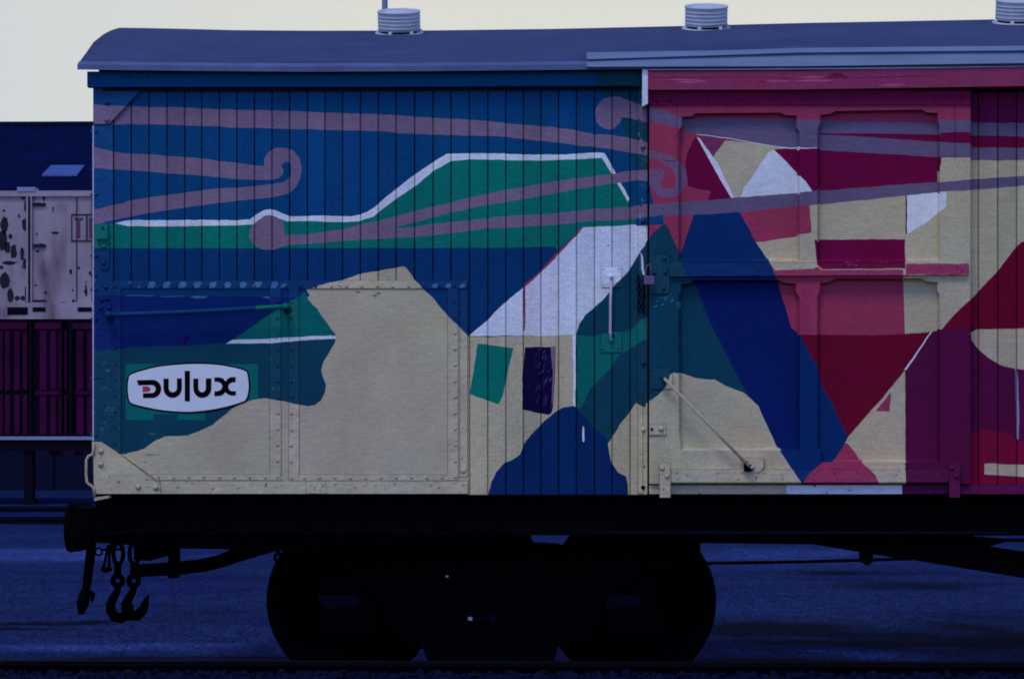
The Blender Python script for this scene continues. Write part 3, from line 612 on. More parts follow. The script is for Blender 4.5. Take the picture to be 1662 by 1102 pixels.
# ---- door
door = thing('_tmp', '', '')
bpy.data.objects.remove(door)
mb = MB()
P1 = [(1106, 190), (1122, 189), (1128.6, 184), (1266, 183), (1275.5, 187), (1293.5, 187.8), (1293.5, 208), (1298, 214), (1298, 424), (1101, 424), (1101, 214), (1106, 206)]
P2 = [(1331, 186.5), (1347, 185), (1356, 180.5), (1495.5, 178), (1505, 183), (1522.5, 183.5), (1522.5, 198), (1525.5, 206), (1525.5, 424), (1326.5, 424), (1326.5, 210), (1331, 200)]
P3_ = [(1105, 461), (1118, 460), (1125, 455), (1263, 454.5), (1275, 459), (1292.5, 460), (1292.5, 474), (1298, 484), (1298, 731), (1105, 731), (1102, 703), (1101, 482), (1105, 472)]
P4 = [(1330.6, 459), (1344, 458), (1356, 452), (1495.5, 451.7), (1505, 456.6), (1522, 457.8), (1522, 472), (1525.5, 480), (1525.5, 750), (1332, 750), (1332, 735), (1326.5, 725), (1326.5, 482), (1330.6, 470)]
sheet(mb, rect(1054, 171, 1575, 785), -.055, thick=.075, holes=[P1, P2, P3_, P4])
door = mb.build('sliding_door', M_board, wagon, recalc=False)
for pl in (P1, P2, P3_, P4):
    mb = MB(); xs = [p[0] for p in pl]; ys = [p[1] for p in pl]
    inn = grow(pl, -4.2)
    for a_, b_, c_, d_ in zip(pl, pl[1:] + pl[:1], inn, inn[1:] + inn[:1]):
        nn = max(1, int(math.dist(a_, b_) / 6))
        for q in range(nn):
            f0, f1 = q / nn, (q + 1) / nn; L_ = lambda u, v, f: (u[0] + (v[0] - u[0]) * f, u[1] + (v[1] - u[1]) * f)
            A_, B_, D_, C_ = L_(a_, b_, f0), L_(a_, b_, f1), L_(c_, d_, f0), L_(c_, d_, f1)
            mb.add([at(*A_, -.054), at(*B_, -.054), at(*C_, -.0105), at(*D_, -.0105)], [(0, 1, 2, 3)], colour((A_[0] + C_[0]) / 2, (A_[1] + C_[1]) / 2))
    sheet(mb, rect(min(xs) - 3, min(ys) - 3, max(xs) + 3, max(ys) + 3), -.010, thick=.004); mb.build('door_panel', M_steel, door, recalc=False)
def dstrip(name, outline, y, th, riv=(), r=1.5, h=.004, mat=None): return strip(name, outline, y, th, riv, r, mat, h, parent=door)
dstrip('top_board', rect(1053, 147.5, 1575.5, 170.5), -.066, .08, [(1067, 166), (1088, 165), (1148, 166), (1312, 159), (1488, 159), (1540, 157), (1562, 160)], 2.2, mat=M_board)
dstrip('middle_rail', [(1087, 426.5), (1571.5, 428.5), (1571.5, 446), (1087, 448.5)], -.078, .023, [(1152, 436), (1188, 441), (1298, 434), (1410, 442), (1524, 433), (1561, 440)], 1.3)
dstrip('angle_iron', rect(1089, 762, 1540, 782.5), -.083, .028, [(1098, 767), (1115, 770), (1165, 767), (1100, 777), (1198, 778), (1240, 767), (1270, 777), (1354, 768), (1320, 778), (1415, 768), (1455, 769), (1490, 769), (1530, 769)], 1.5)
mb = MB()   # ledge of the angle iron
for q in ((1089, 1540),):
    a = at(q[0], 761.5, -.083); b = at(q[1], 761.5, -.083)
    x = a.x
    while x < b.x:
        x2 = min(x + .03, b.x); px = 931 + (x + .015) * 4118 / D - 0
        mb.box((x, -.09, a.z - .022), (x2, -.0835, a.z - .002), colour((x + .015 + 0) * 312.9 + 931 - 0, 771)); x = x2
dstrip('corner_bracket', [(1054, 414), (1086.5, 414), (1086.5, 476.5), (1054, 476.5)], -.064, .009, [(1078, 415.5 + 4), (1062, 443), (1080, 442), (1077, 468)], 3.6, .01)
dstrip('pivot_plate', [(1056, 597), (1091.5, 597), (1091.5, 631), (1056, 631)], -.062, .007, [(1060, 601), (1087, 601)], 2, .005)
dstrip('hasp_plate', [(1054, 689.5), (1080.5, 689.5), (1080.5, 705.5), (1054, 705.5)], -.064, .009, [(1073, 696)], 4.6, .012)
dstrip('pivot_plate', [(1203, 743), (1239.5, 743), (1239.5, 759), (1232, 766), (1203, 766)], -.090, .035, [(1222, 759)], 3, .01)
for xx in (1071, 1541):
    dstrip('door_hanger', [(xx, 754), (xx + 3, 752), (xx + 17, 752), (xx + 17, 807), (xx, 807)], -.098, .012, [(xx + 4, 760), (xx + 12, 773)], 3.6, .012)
# round knob holes (dark)
# bar across door
mb = MB(); pa = at(1076, 612, -.1); pb = at(1216, 757, -.115)
mb.tube([pa, pa.lerp(pb, .5) + Vector((0, -.004, 0)), pb], .0078, 10, CW)
mb.cyl(pa + Vector((0, -.004, 0)), at(1075, 611, -.06), .011, c=T); mb.dome(pa, .012, .01, c=T)
mb.build('locking_bar', M_trim, door)
mb = MB(); mb.lathe([(.004, .034), (.017, .03), (.02, .01), (.018, 0), (.012, 0)], at(1216, 759.5, -.088), (0, -1, 0), 14); mb.box(at(1207, 748, -.092), at(1214, 765, -.112), bev=.004); mb.build('bar_socket', M_black, door)
mb = MB(); mb.dome(at(1221, 758.5, -.128), .010, .01, c=alb(120, 120, 140)); mb.build('socket_nut', M_trim, door)
# door header beam + threshold
mb = MB(); sheet(mb, [(1052, 116.6), (1300, 115.6), (1440, 113.2), (1662, 110), (2160, 106.5), (2160, 137), (1662, 140), (1300, 145.5), (1052, 146.5)], -.11, thick=.11)
mb.build('door_header', M_board, wagon, recalc=False)
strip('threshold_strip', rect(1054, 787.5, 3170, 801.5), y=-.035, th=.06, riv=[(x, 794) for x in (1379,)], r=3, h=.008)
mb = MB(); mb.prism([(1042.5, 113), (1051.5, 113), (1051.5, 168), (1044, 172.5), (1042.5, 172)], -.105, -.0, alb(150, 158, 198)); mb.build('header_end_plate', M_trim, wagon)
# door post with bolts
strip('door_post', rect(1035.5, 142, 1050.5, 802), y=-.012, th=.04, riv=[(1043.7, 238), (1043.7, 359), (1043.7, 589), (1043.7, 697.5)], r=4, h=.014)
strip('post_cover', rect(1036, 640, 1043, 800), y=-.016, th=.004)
mb = MB(); mb.dome(at(1043.7, 791, -.0165), .011, .003); mb.build('bolt_hole', M_black, wagon)
mb = MB(); mb.dome(at(1058, 696.5, -.0655), .008, .002); mb.build('bolt_hole', M_black, wagon)
# label-clip plates with vertical bar
lp = []
for (x0, y0, x1, y1, rv) in ((976, 433, 1009, 466, [(979, 436), (1005, 436), (979, 462), (1005, 462)]), (975, 538, 1009, 571.5, [(979, 566), (1005, 566)])):
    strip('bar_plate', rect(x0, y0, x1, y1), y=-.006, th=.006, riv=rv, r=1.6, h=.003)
mb = MB(); q = [at(992, 449, -.03), at(991, 490, -.034), at(990.5, 538, -.03), at(992, 553, -.02)]
mb.tube(q, .0075, 8, alb(120, 122, 170)); mb.dome(at(992, 449, -.036), .012, .012, c=W); mb.cyl(at(992, 449, -.036), at(992, 449, -.004), .010, c=W)
mb.dome(at(992, 552.5, -.02), .013, .014, c=G); mb.build('locking_bar', M_trim, wagon)
mb = MB(); mb.dome(at(993, 545, -.006), .013, .012); mb.build('bar_socket', M_black, wagon)

# ---- roof
def lerp_tab(tab, x):
    if x <= tab[0][0]: return tab[0][1]
    for (a, b), (c, d) in zip(tab, tab[1:]):
        if x <= c: return b + (d - b) * (x - a) / (c - a)
    (a, b), (c, d) = tab[-2:]; return d + (d - b) / (c - a) * (x - c)
eave = [(126, 113.5), (300, 115.5), (500, 117), (700, 116), (900, 114), (1100, 112), (1300, 110.5), (1650, 107.3), (3220, 91)]
ridge = [(190, 45.5), (260, 46.5), (380, 49.5), (500, 50.5), (700, 50), (900, 47.5), (1100, 43), (1300, 38), (1620, 32), (3220, -6)]
prof = [(-.10, -.002), (0.0, 0.048), (.13, .103), (.337, .196), (.62, .287), (.8, .336), (.94, .37), (1.12, .41), (1.25, .418)]
tz = .404
cols_n = 60; vs = []; fs = []; XRL = at(126, 113.5, -.1).x; XRR = at(3210, 92, -.1).x
full = prof + [(2.5 - t, z) for t, z in reversed(prof[:-1])]
for i in range(cols_n + 1):
    x = XRL + (XRR - XRL) * i / cols_n
    # pixel column of this x on the eave plane and on the crest plane
    pe = 931 + (x) * 1.0; 
    def pix(x, y):   # inverse of at() for the pixel column
        dd = y + D; dx = x; cu = dx * math.cos(TH) + dd * math.sin(TH); cf = -dx * math.sin(TH) + dd * math.cos(TH); return 831 + F * cu / cf
    ze = at(pix(x, -.1), lerp_tab(eave, pix(x, -.1)), -.1).z + .022
    zr = at(pix(x, 1.12), lerp_tab(ridge, pix(x, 1.12)), 1.12).z
    k = (zr - ze) / (.41 + .002)
    for (t, z) in full: vs.append((x, t, ze + (z + .002) * k))
m = len(full)
for i in range(cols_n):
    for j in range(m - 1): fs.append((i * m + j, i * m + j + 1, (i + 1) * m + j + 1, (i + 1) * m + j))
n0 = len(vs)
vs += [(v[0], v[1], v[2] - .022) for v in vs]
for i in range(cols_n):
    for j in range(m - 1): fs.append((n0 + i * m + j, n0 + (i + 1) * m + j, n0 + (i + 1) * m + j + 1, n0 + i * m + j + 1))
    fs.append((i * m, (i + 1) * m, n0 + (i + 1) * m, n0 + i * m)); fs.append((i * m + m - 1, n0 + i * m + m - 1, n0 + (i + 1) * m + m - 1, (i + 1) * m + m - 1))
for j in range(m - 1):
    fs.append((j, n0 + j, n0 + j + 1, j + 1)); a = cols_n * m
    fs.append((a + j, a + j + 1, n0 + a + j + 1, n0 + a + j))
RV = vs
def roof_at(x, t):
    i = (x - XRL) / (XRR - XRL) * cols_n; i0 = max(0, min(cols_n - 1, int(i))); f = i - i0
    def zz(ii):
        col = RV[ii * m:(ii + 1) * m]
        for a, b in zip(col, col[1:]):
            if a[1] <= t <= b[1]: return a[2] + (b[2] - a[2]) * (t - a[1]) / (b[1] - a[1])
    return zz(i0) * (1 - f) + zz(i0 + 1) * f
mb = MB(); mb.add(vs, fs, sm=False); roof = mb.build('roof', M_roof, wagon)
for p in roof.data.polygons: p.use_smooth = abs(p.normal.x) < .5 and p.normal.z > .3
# end wall arch under roof
mb = MB(); arch = [(t, RV[2 * m + j][2] - .03) for j, (t, z) in enumerate(full) if 0.02 <= t <= 2.48]
A = [(XL + .002, t, z) for t, z in arch]; zlo = zt - .03
n = len(A); V_ = A + [(XL + .002, arch[-1][0], zlo), (XL + .002, arch[0][0], zlo)]; V_ += [(XR - .002, b, c) for a, b, c in V_]
k = n + 2; mb.add(V_[:k], [tuple(range(k))], B1); mb.build('end_arch', M_board, wagon); mb = MB(); mb.add(V_[k:], [tuple(range(k - 1, -1, -1))], B1); mb.build('end_arch', M_board, wagon)
# drip lip along the eave
mb = MB(); seg = []
for i in range(cols_n + 1):
    v = RV[i * m]; seg.append((v[0], v[1] - .003, v[2]))
for i in range(cols_n):
    a, b = seg[i], seg[i + 1]
    mb.add([(a[0], a[1] - .004, a[2] + .004), (b[0], b[1] - .004, b[2] + .004), (b[0], b[1] - .004, b[2] - .023), (a[0], a[1] - .004, a[2] - .023), (a[0], a[1] + .04, a[2] + .027), (b[0], b[1] + .04, b[2] + .027)], [(0, 3, 2, 1), (0, 1, 5, 4)])
mb.build('drip_edge', noisy('drip_edge_paint', (0.11, 0.14, 0.27), rough=.7, amp=.2, scale=6, spec=.2, grain=.1), roof)
# weather flashing over the door
mb = MB()
fx0 = at(952, 90, -.1).x; fx1 = at(2180, 80, -.1).x; n = 40
prev = None
for i in range(n + 1):
    x = fx0 + (fx1 - fx0) * i / n; zr = roof_at(x, .12)
    z1 = at(pix(x, -.06), lerp_tab([(952, 89), (1300, 78), (1657, 74.6), (2500, 66)], pix(x, -.06)), -.06).z
    z2 = at(pix(x, -.11), lerp_tab([(952, 102), (1300, 99), (1657, 95), (2500, 88)], pix(x, -.11)), -.11).z
    z3 = at(pix(x, -.125), lerp_tab([(952, 109), (1300, 108), (1657, 103), (2500, 96)], pix(x, -.125)), -.125).z
    row = [(x, .16, roof_at(x, .16) - .004), (x, -.055, z1 + .0), (x, -.062, z1 - .002), (x, -.095, z1 - .030), (x, -.078, z1 - .034), (x, -.105, z2), (x, -.128, z3), (x, -.12, z3 - .003), (x, 0.0, z3 - .003)]
    if prev:
        for j in range(len(row) - 1): mb.add([prev[j], row[j], row[j + 1], prev[j + 1]], [(0, 1, 2, 3)])
    else:
        mb.add(row, [tuple(range(len(row)))])
    prev = row
mb.build('weather_flashing', M_flash, roof)
mb = MB()   # pale packing strip between flashing and header
mb.prism([(1052, 111), (1250, 110.5), (1440, 108.5), (1657, 105), (2180, 101), (2180, 105), (1657, 109), (1440, 112.3), (1250, 113.8), (1052, 114.5)], -.1, 0, alb(118, 128, 180)); mb.build('packing_strip', M_trim, roof)
# ventilators
def ventilator(px, nm='ventilator'):
    t0 = .84; x = at(px, 50, t0).x; z0 = roof_at(x, t0); o = Vector((x, t0, z0)); ax = Vector((0, -math.sin(math.radians(16.5)), math.cos(math.radians(16.5))))
    r = .1165
    mb = MB(); pr = [(r - .012, .016)]
    h0, h1 = .018, .118
    for k in range(5):
        a = h0 + (h1 - h0) * k / 5; b = h0 + (h1 - h0) * (k + 1) / 5
        pr += [(r, a), (r, b - .006), (r + .0028, b - .0045), (r + .0028, b - .002), (r, b - .0005)]
    pr += [(r + .004, h1), (r + .002, h1 + .006), (r - .006, h1 + .006), (r - .008, h1 - .012), (r - .02, h1 - .012)]
    mb.lathe(pr, o, ax, 40)
    v = mb.build(nm, M_vent, roof)
    mb = MB(); mb.lathe([(.094, h1 - .02), (.09, h1 - .004), (.06, h1 + .010), (.03, h1 + .016), (.002, h1 + .018)], o, ax, 28)
    # part sits under the roof: keep it one level deep
    v2 = mb.build('ventilator_cap', M_vent, roof)
    mb = MB(); mb.lathe([(.132, -.006), (.134, .004), (.10, .006), (.08, .006)], o, ax, 28)
    for k in range(6):
        a = k * math.pi / 3 + .4; u = ax.orthogonal().normalized(); w = ax.cross(u); q = o + (u * math.cos(a) + w * math.sin(a)) * (r + .002)
        mb.dome(q + ax * .004, .013, .018, ax=ax)
    mb.build('ventilator_flange', M_vent, roof)
    mb = MB(); mb.lathe([(.1, .004), (.098, .02)], o, ax, 28); mb.build('ventilator_throat', M_black, roof)
for q in (648, 1146, 1650, 2150, 2650): ventilator(q)

# ---- underframe
def zpx(py, y): return ZC + (HOR - py) / F * (D + y)
mb = MB()
x0 = at(154, 830, .05).x; x1 = XR - .02
mb.box((x0, .075, zpx(865, .05)), (x1, .085, zpx(802.6, .05)))
mb.box((x0, .03, zpx(806, .05)), (x1, .0745, zpx(803, .05)))
mb.box((x0, .02, zpx(868, .05)), (x1, .0745, zpx(864, .05)))
for yy in (WID - .1,): mb.box((x0, yy, zpx(868, .05)), (x1, yy + .02, zpx(803, .05)))
mb.box((x0, .09, zpx(806, .05)), (x1, WID - .11, zpx(803, .05)))
# deep lower side rail left and right with truss at the right
mb.prism([(154, 864), (154, 880), (210, 884), (262, 889), (460, 893), (475, 893), (862, 873), (862, 866)], .1, .13)
mb.prism([(943, 866), (943, 872), (1137, 881), (1320, 883), (1397, 896), (1439, 903), (1484, 909), (1656, 937), (2080, 1010), (2100, 1000), (2100, 962), (1656, 894), (1606, 886.5), (1630, 879.5), (2200, 879), (2200, 874), (1630, 874), (1580, 870), (1580, 866)], .1, .15)
mb.build('underframe', M_black, wagon)
mb = MB()   # worn lower flange, its sky glint put in as a bluer strip
mb.box((at(963, 862, .02).x, .014, zpx(865.4, .02)), (at(1640, 862, .02).x, .0195, zpx(861.5, .02))); mb.build('flange_wear_glint', M_worn_glint, wagon)
mb = MB()
for px in (560, 571): mb.box(at(px - 4, 803.5, -.002), at(px + 5, 806.5, .02))
mb.build('solebar_clip', M_worn_glint, wagon)
mb = MB(); mb.tube([at(1140, 914, .12), at(1300, 911.5, .12), at(1482, 906.5, .12)], .0085, 8)
mb.prism([(1397, 893), (1417, 893), (1417, 912), (1412, 915), (1408, 918), (1403, 915), (1397, 912)], .09, .16); mb.build('brake_rod', M_black, wagon)
# buffer
mb = MB(); zc_ = zpx(858, .5)
mb.prism([(110, 838), (113, 820), (122, 818), (126, 822), (132, 825), (154, 824), (154, 881), (131, 884), (126, 895), (112, 892)], .40, .78)
mb.lathe([(.02, 0), (.13, .0), (.135, .012), (.13, .04), (.06, .06), (.06, .2)], (at(111, 850, .6).x, .6, zc_), (1, 0, 0), 24)
mb.build('buffer', M_black, wagon)
mb = MB(); mb.prism([(132, 822.2), (153, 819), (153, 821), (132, 824.6)], .38, .4); mb.build('buffer_edge', M_worn_glint, wagon)
# brake hose
mb = MB(); yy = .5
mb.tube([at(149, 875, yy), at(147, 900, yy), at(143, 930, yy), at(140, 955, yy), at(137, 966, yy), at(134, 980, yy), at(131, 996, yy)], [.024, .027, .026, .023, .032, .033, .016], 12)
mb.tube([at(125, 978, yy), at(134, 974, yy), at(142, 985, yy)], [.01, .02, .014], 8)
mb.tube([at(130, 962, yy), at(146, 963, yy), at(151, 963, yy), at(149, 976, yy)], [.012, .02, .014, .008], 8)
mb.build('brake_hose', M_black, wagon)
# draw hooks on chain links
def ring(mb, c, r, th, ry=None, n=18, tilt=0.0):
    pts = []
    for k in range(n + 1):
        a = 2 * math.pi * k / n; pts.append(Vector(c) + Vector((r * math.cos(a) * math.cos(tilt), r * math.cos(a) * math.sin(tilt), (ry or r) * math.sin(a))))
    mb.tube(pts, th, 8, cap=False)
for (dx, yy, path, rad) in ((0, .95, [(191, 948), (190, 960), (184, 970), (179.5, 980), (180, 992), (186, 1000), (196, 1002.5), (206, 999), (212, 990), (214, 980)], [5, 5, 6, 6.5, 7, 7.5, 7.5, 7, 5, 2]),
                            (1, .9, [(217, 948), (215.5, 960), (209, 970), (205, 980), (206, 990), (213, 998), (223, 998), (231, 991), (236, 979), (238, 971), (241.5, 965)], [5, 5, 6, 7, 8, 8, 7.5, 7, 5, 3.5, 1])):
    mb = MB(); sc = 4118 / (D + yy)
    mb.tube([at(a, b, yy) for a, b in path], [q * 1.2 / sc for q in rad], 12)
    cx = path[0][0]; ring(mb, at(cx, 942, yy), 8 / sc, 4.6 / sc)
    mb.tube([at(cx, 934, yy), at(cx, 912, yy)], 6 / sc, 10)
    ring(mb, at(cx + 1, 898, yy), 8 / sc, 3.6 / sc, ry=17 / sc); 
    mb.build('draw_hook', M_black, wagon)
mb = MB(); yy = .8
for a, b in (((176, 884), (168, 922)), ((178, 884), (177, 922))): mb.tube([at(*a, yy), at(*b, yy)], .008, 8)
mb.tube([at(164, 923, yy), at(172, 925, yy), at(181, 923, yy)], [.012, .016, .012], 8)
ring(mb, at(160, 895, yy), .02, .006); mb.tube([at(165, 892, yy), at(200, 891, yy)], .007, 8)
mb.prism([(217, 884), (268, 884), (266, 896), (262, 904), (243, 910), (217, 908.5)], .8, 1.4)
mb.prism([(178, 878), (180, 897), (184, 897), (184, 878)], .8, .86)
mb.build('draw_gear', M_black, wagon)
mb = MB(); mb.prism([(212, 916), (225.6, 916), (272.4, 913), (319, 908.5), (351, 901), (369, 894), (376, 888), (460, 888), (445, 894.5), (400, 908), (363, 920), (334, 927.5), (290, 933), (225.6, 936), (212, 935)], .85, .93)
mb.prism([(273, 880), (287, 880), (287, 938), (273, 938)], .83, .95); mb.build('bent_stay', M_black, wagon)
mb = MB(); yy = .3; mb.tube([at(451, 885, yy), at(451, 899, yy)], .012, 8); ring(mb, at(452, 905, yy), .02, .009); mb.tube([at(451, 912, yy), at(450.5, 922, yy)], [.01, .005], 8); mb.build('safety_loop', M_black, wagon)
# ---- bogies
def bogie(off):
    bg = bpy.data.objects.new('bogie', None); COL.objects.link(bg); bg.parent = wagon
    def sft(mb, name, mat):
        if off:
            mb.v = [(x + off, y, z) for x, y, z in mb.v]
        return mb.build(name, mat, bg)
    yw = .68
    for cx in (567.5, 1025):
        for side in (0, 1):
            c = at(cx, 980 if cx < 800 else 977, yw + .02); r = 131.0 / (4118 / (D + yw + .02)); yb = yw if not side else 1.82 - .13
            c = Vector((c.x, yb, r))
            mb = MB(); mb.lathe([(.03, -.03), (.07, -.03), (.075, .02), (.2, .035), (r - .07, .02), (r - .06, 0.0), (r - .004, .0), (r, .006), (r - .002, .1), (r + .026, .105), (r + .026, .13), (r - .06, .13), (.05, .12), (.02, .12)], c, (0, 1, 0), 64)
            sft(mb, 'wheel', M_black)
        a = at(cx, 980, yw); mb = MB(); mb.cyl((a.x, .5, r), (a.x, 2.0, r), .06); sft(mb, 'axle', M_black)
        mb = MB(); b = at(cx, 975, .5); mb.box((b.x - .16, .46, r - .17), (b.x + .16, .66, r + .19), bev=.02); mb.box((b.x - .11, .44, r - .09), (b.x + .11, .47, r + .06), bev=.012)
        sft(mb, 'axle_box', M_black)
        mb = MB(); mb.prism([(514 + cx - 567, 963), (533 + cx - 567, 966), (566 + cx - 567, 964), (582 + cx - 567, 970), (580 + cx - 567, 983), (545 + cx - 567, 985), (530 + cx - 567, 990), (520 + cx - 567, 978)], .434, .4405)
        sft(mb, 'axle_box_glint', M_worn_glint)  # blue glint on the axle box, put in as a lighter patch
        for s in (-1, 1):
            mb = MB(); px = b.x + s * .22; pts = []
            for k in range(60): a_ = k * .65; pts.append((px + .05 * math.cos(a_), .56 + .05 * math.sin(a_), r + .0 + k * .0045))
            mb.tube(pts, .013, 6); sft(mb, 'coil_spring', M_black)
    mb = MB(); mb.prism([(478, 864), (862, 866), (862, 880), (905, 882), (930, 890), (943, 885), (943, 868), (1137, 872), (1137, 893), (1095, 925), (1030, 935), (985, 965), (960, 1030), (905, 1052), (892, 1095), (702, 1095), (687, 1053), (640, 1030), (610, 965), (565, 930), (500, 915), (470, 893)], .40, .46)
    sft(mb, 'side_frame', M_black)
    mb = MB(); mb.prism([(600, 880), (862, 889), (925, 893), (1000, 885), (1000, 1020), (600, 1020)], .5, .56); sft(mb, 'inner_frame', M_black)
    mb = MB(); mb.prism([(640, 890), (860, 890), (860, 1050), (640, 1050)], .7, 1.9); sft(mb, 'bolster', M_black)
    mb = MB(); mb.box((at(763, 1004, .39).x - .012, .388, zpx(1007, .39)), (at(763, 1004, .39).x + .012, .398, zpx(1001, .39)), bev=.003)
    sft(mb, 'glint_dab', M_glint); mb = MB()  # bright glints put in as tiny white blocks
    mb.box((at(725.5, 935, .39).x - .008, .39, zpx(937, .39)), (at(725.5, 935, .39).x + .008, .398, zpx(933.5, .39)), bev=.002); sft(mb, 'glint_dab', M_glint)
    mb = MB(); mb.tube([at(768, 1004, .39), at(795, 1004, .39)], .008, 8); mb.box(at(795, 997, .385), at(806, 1010, .395)); sft(mb, 'brake_pipe', M_worn_glint); mb = MB(); mb.tube([at(866, 977, .39), at(867.5, 990, .39)], .004, 6); sft(mb, 'brake_pipe', M_worn_glint); mb = MB(); mb.tube([at(857, 900, .39), at(870, 900, .39), at(878, 904, .39)], .005, 6); sft(mb, 'brake_pipe', M_worn_glint)
bogie(0.0)
bogie(XR + XL - 2 * at(796, 980, .6).x)
wagon_children = list(wagon.children)

# ================================================================== loose things hanging on the wagon
pk = thing('padlock', 'small grey-mauve padlock hanging between the white wall post and the sliding door', 'padlock', at(1054, 462, -.1))
mb = MB(); a = at(1045, 448, -.12); b = at(1062, 462.5, -.095); mb.box(a, b, bev=.004); mb.build('padlock_body', M_padlock, pk)
mb = MB(); mb.tube([at(1049, 449, -.108), at(1048, 440, -.108), at(1050, 432, -.108), at(1053.5, 429, -.108), at(1056, 434, -.108), at(1058, 449, -.108)], .0035, 8); mb.build('shackle', M_padlock, pk)
mb = MB()
for col_, cx in ((0, 1036.5), (1, 1044.5)):
    for k in range(9):
        cy = 449 + k * 6.8 + col_ * 2; ring(mb, at(cx + random.uniform(-1, 1), cy, -.03), .0085, .0028, ry=.0135, n=10, tilt=(0.2 if k % 2 else 1.2))
o = mb.build('chain', M_black); tag(o, 'short black rusty chain hanging doubled on the post beside the padlock', 'chain')
mb = MB(); mb.prism([(1040, 409), (1044, 418), (1045, 436), (1047, 447), (1044, 448), (1041, 438), (1040.5, 424)], -.022, -.013, W); mb.build('chain_staple', M_trim, wagon)

# ================================================================== SETTING
ZG = -.05
def gpix(px, py):
    d = F * (ZC - ZG) / (py - HOR); return at(px, py, d - D)
marks = []
for (px, py, rx, ry_, v) in [(60, 872, 120, 4, .9), (70, 896, 120, 7, 1.0), (150, 906, 60, 6, .7), (60, 843, 120, 3, -.5), (320, 900, 60, 8, .2), (110, 1050, 190, 7, .75), (330, 1046, 90, 5, .45), (40, 1062, 60, 4, -.3),
        (1405, 1064, 90, 8, 1.0), (1330, 1040, 120, 4, .35), (1225, 1064, 40, 3, .5), (1520, 1050, 40, 3, .4), (1450, 1040, 260, 15, -.55), (1250, 1022, 120, 11, -.55), (1500, 951, 90, 6, -.5), (1370, 930, 110, 4, -.45),
        (1600, 1015, 90, 16, -.35), (60, 1013, 80, 3, -.8), (20, 1023, 110, 2.2, -.9), (148, 1009, 30, 3, -.8), (1200, 985, 120, 10, .25), (1260, 905, 160, 12, .35), (290, 990, 90, 14, -.15), (300, 1070, 300, 3, -.5), (1400, 1079, 300, 4, -.5), (230, 960, 120, 12, .15), (1330, 895, 180, 5, .3)]:
    c = gpix(px, py); a = gpix(px + rx, py); b = gpix(px, py - ry_); marks.append((c.x, c.y, abs(a.x - c.x), abs(b.y - c.y), v))
mb = MB()
xs = [-600, -200, -60, -25, -14, -9] + [-6 + k * .12 for k in range(121)] + [10, 13, 18, 25, 60, 200, 600]
ys = [-1.05, -.5, 0] + [.2 + k * .12 for k in range(90)] + [11.2 + k * .35 for k in range(66)] + [36, 42, 50, 70, 120, 250, 700]
vs = []; gv = []
for y in ys:
    for x in xs:
        z = ZG + (noise.noise(Vector((x * .25, y * .25, 0))) * .02 if 1.9 < y < 50 and abs(x) < 13 else 0)
        vs.append((x, y, z)); q = 0.0
        wx = x + noise.noise(Vector((x * .8, y * .5, 4))) * .45; wy = y + noise.noise(Vector((x * .5, y * .3, 9))) * .5
        for (cx, cy_, rx, ry_, v) in marks:
            e = ((wx - cx) / rx) ** 2 + ((wy - cy_) / ry_) ** 2
            if e < 9: q += v * math.exp(-e)
        gv.append(q * (1 + .8 * noise.noise(Vector((x * 2.1, y * 1.3, 2)))))
nx = len(xs); fs = [(j * nx + i, j * nx + i + 1, (j + 1) * nx + i + 1, (j + 1) * nx + i) for j in range(len(ys) - 1) for i in range(nx - 1)]
me = bpy.data.meshes.new('yard_ground'); me.from_pydata(vs, [], fs); smooth(me)
ga = me.attributes.new('dust', 'FLOAT', 'POINT'); ga.data.foreach_set('value', gv)
_t = M_asph.node_tree; _p = _t.nodes['Principled BSDF']; _src = _p.inputs['Base Color'].links[0].from_socket
def _n(ty, **k): return N(_t, ty, **k)
_at = _n('ShaderNodeAttribute', attribute_name='dust'); _tc = _n('ShaderNodeTexCoord')
_m1 = _n('ShaderNodeMapping'); _m1.inputs['Scale'].default_value = (44, 6, 1); _t.links.new(_tc.outputs['Object'], _m1.inputs[0])
_g = _n('ShaderNodeTexNoise'); _g.inputs['Scale'].default_value = 1.0; _g.inputs['Detail'].default_value = 3; _g.inputs['Roughness'].default_value = .7; _t.links.new(_m1.outputs[0], _g.inputs['Vector'])
_m2 = _n('ShaderNodeMapping'); _m2.inputs['Scale'].default_value = (9, 2.2, 1); _t.links.new(_tc.outputs['Object'], _m2.inputs[0])
_h = _n('ShaderNodeTexNoise'); _h.inputs['Scale'].default_value = 1.0; _h.inputs['Detail'].default_value = 5; _t.links.new(_m2.outputs[0], _h.inputs['Vector'])
_r1 = _n('ShaderNodeMapRange'); _r1.inputs[1].default_value = .3; _r1.inputs[2].default_value = .7; _r1.inputs[3].default_value = .05; _r1.inputs[4].default_value = 1.85; _t.links.new(_g.outputs[0], _r1.inputs[0])
_r2 = _n('ShaderNodeMapRange'); _r2.inputs[1].default_value = .3; _r2.inputs[2].default_value = .7; _r2.inputs[3].default_value = .7; _r2.inputs[4].default_value = 1.3; _t.links.new(_h.outputs[0], _r2.inputs[0])
_mm = _n('ShaderNodeMath', operation='MULTIPLY'); _t.links.new(_r1.outputs[0], _mm.inputs[0]); _t.links.new(_r2.outputs[0], _mm.inputs[1])
_dd = _n('ShaderNodeMath', operation='MULTIPLY_ADD'); _dd.inputs[1].default_value = 2.0; _dd.inputs[2].default_value = 1.0; _t.links.new(_at.outputs['Fac'], _dd.inputs[0])
_cl = _n('ShaderNodeClamp'); _cl.inputs[1].default_value = .22; _cl.inputs[2].default_value = 3.2; _t.links.new(_dd.outputs[0], _cl.inputs[0])
_m3 = _n('ShaderNodeMath', operation='MULTIPLY'); _t.links.new(_mm.outputs[0], _m3.inputs[0]); _t.links.new(_cl.outputs[0], _m3.inputs[1])
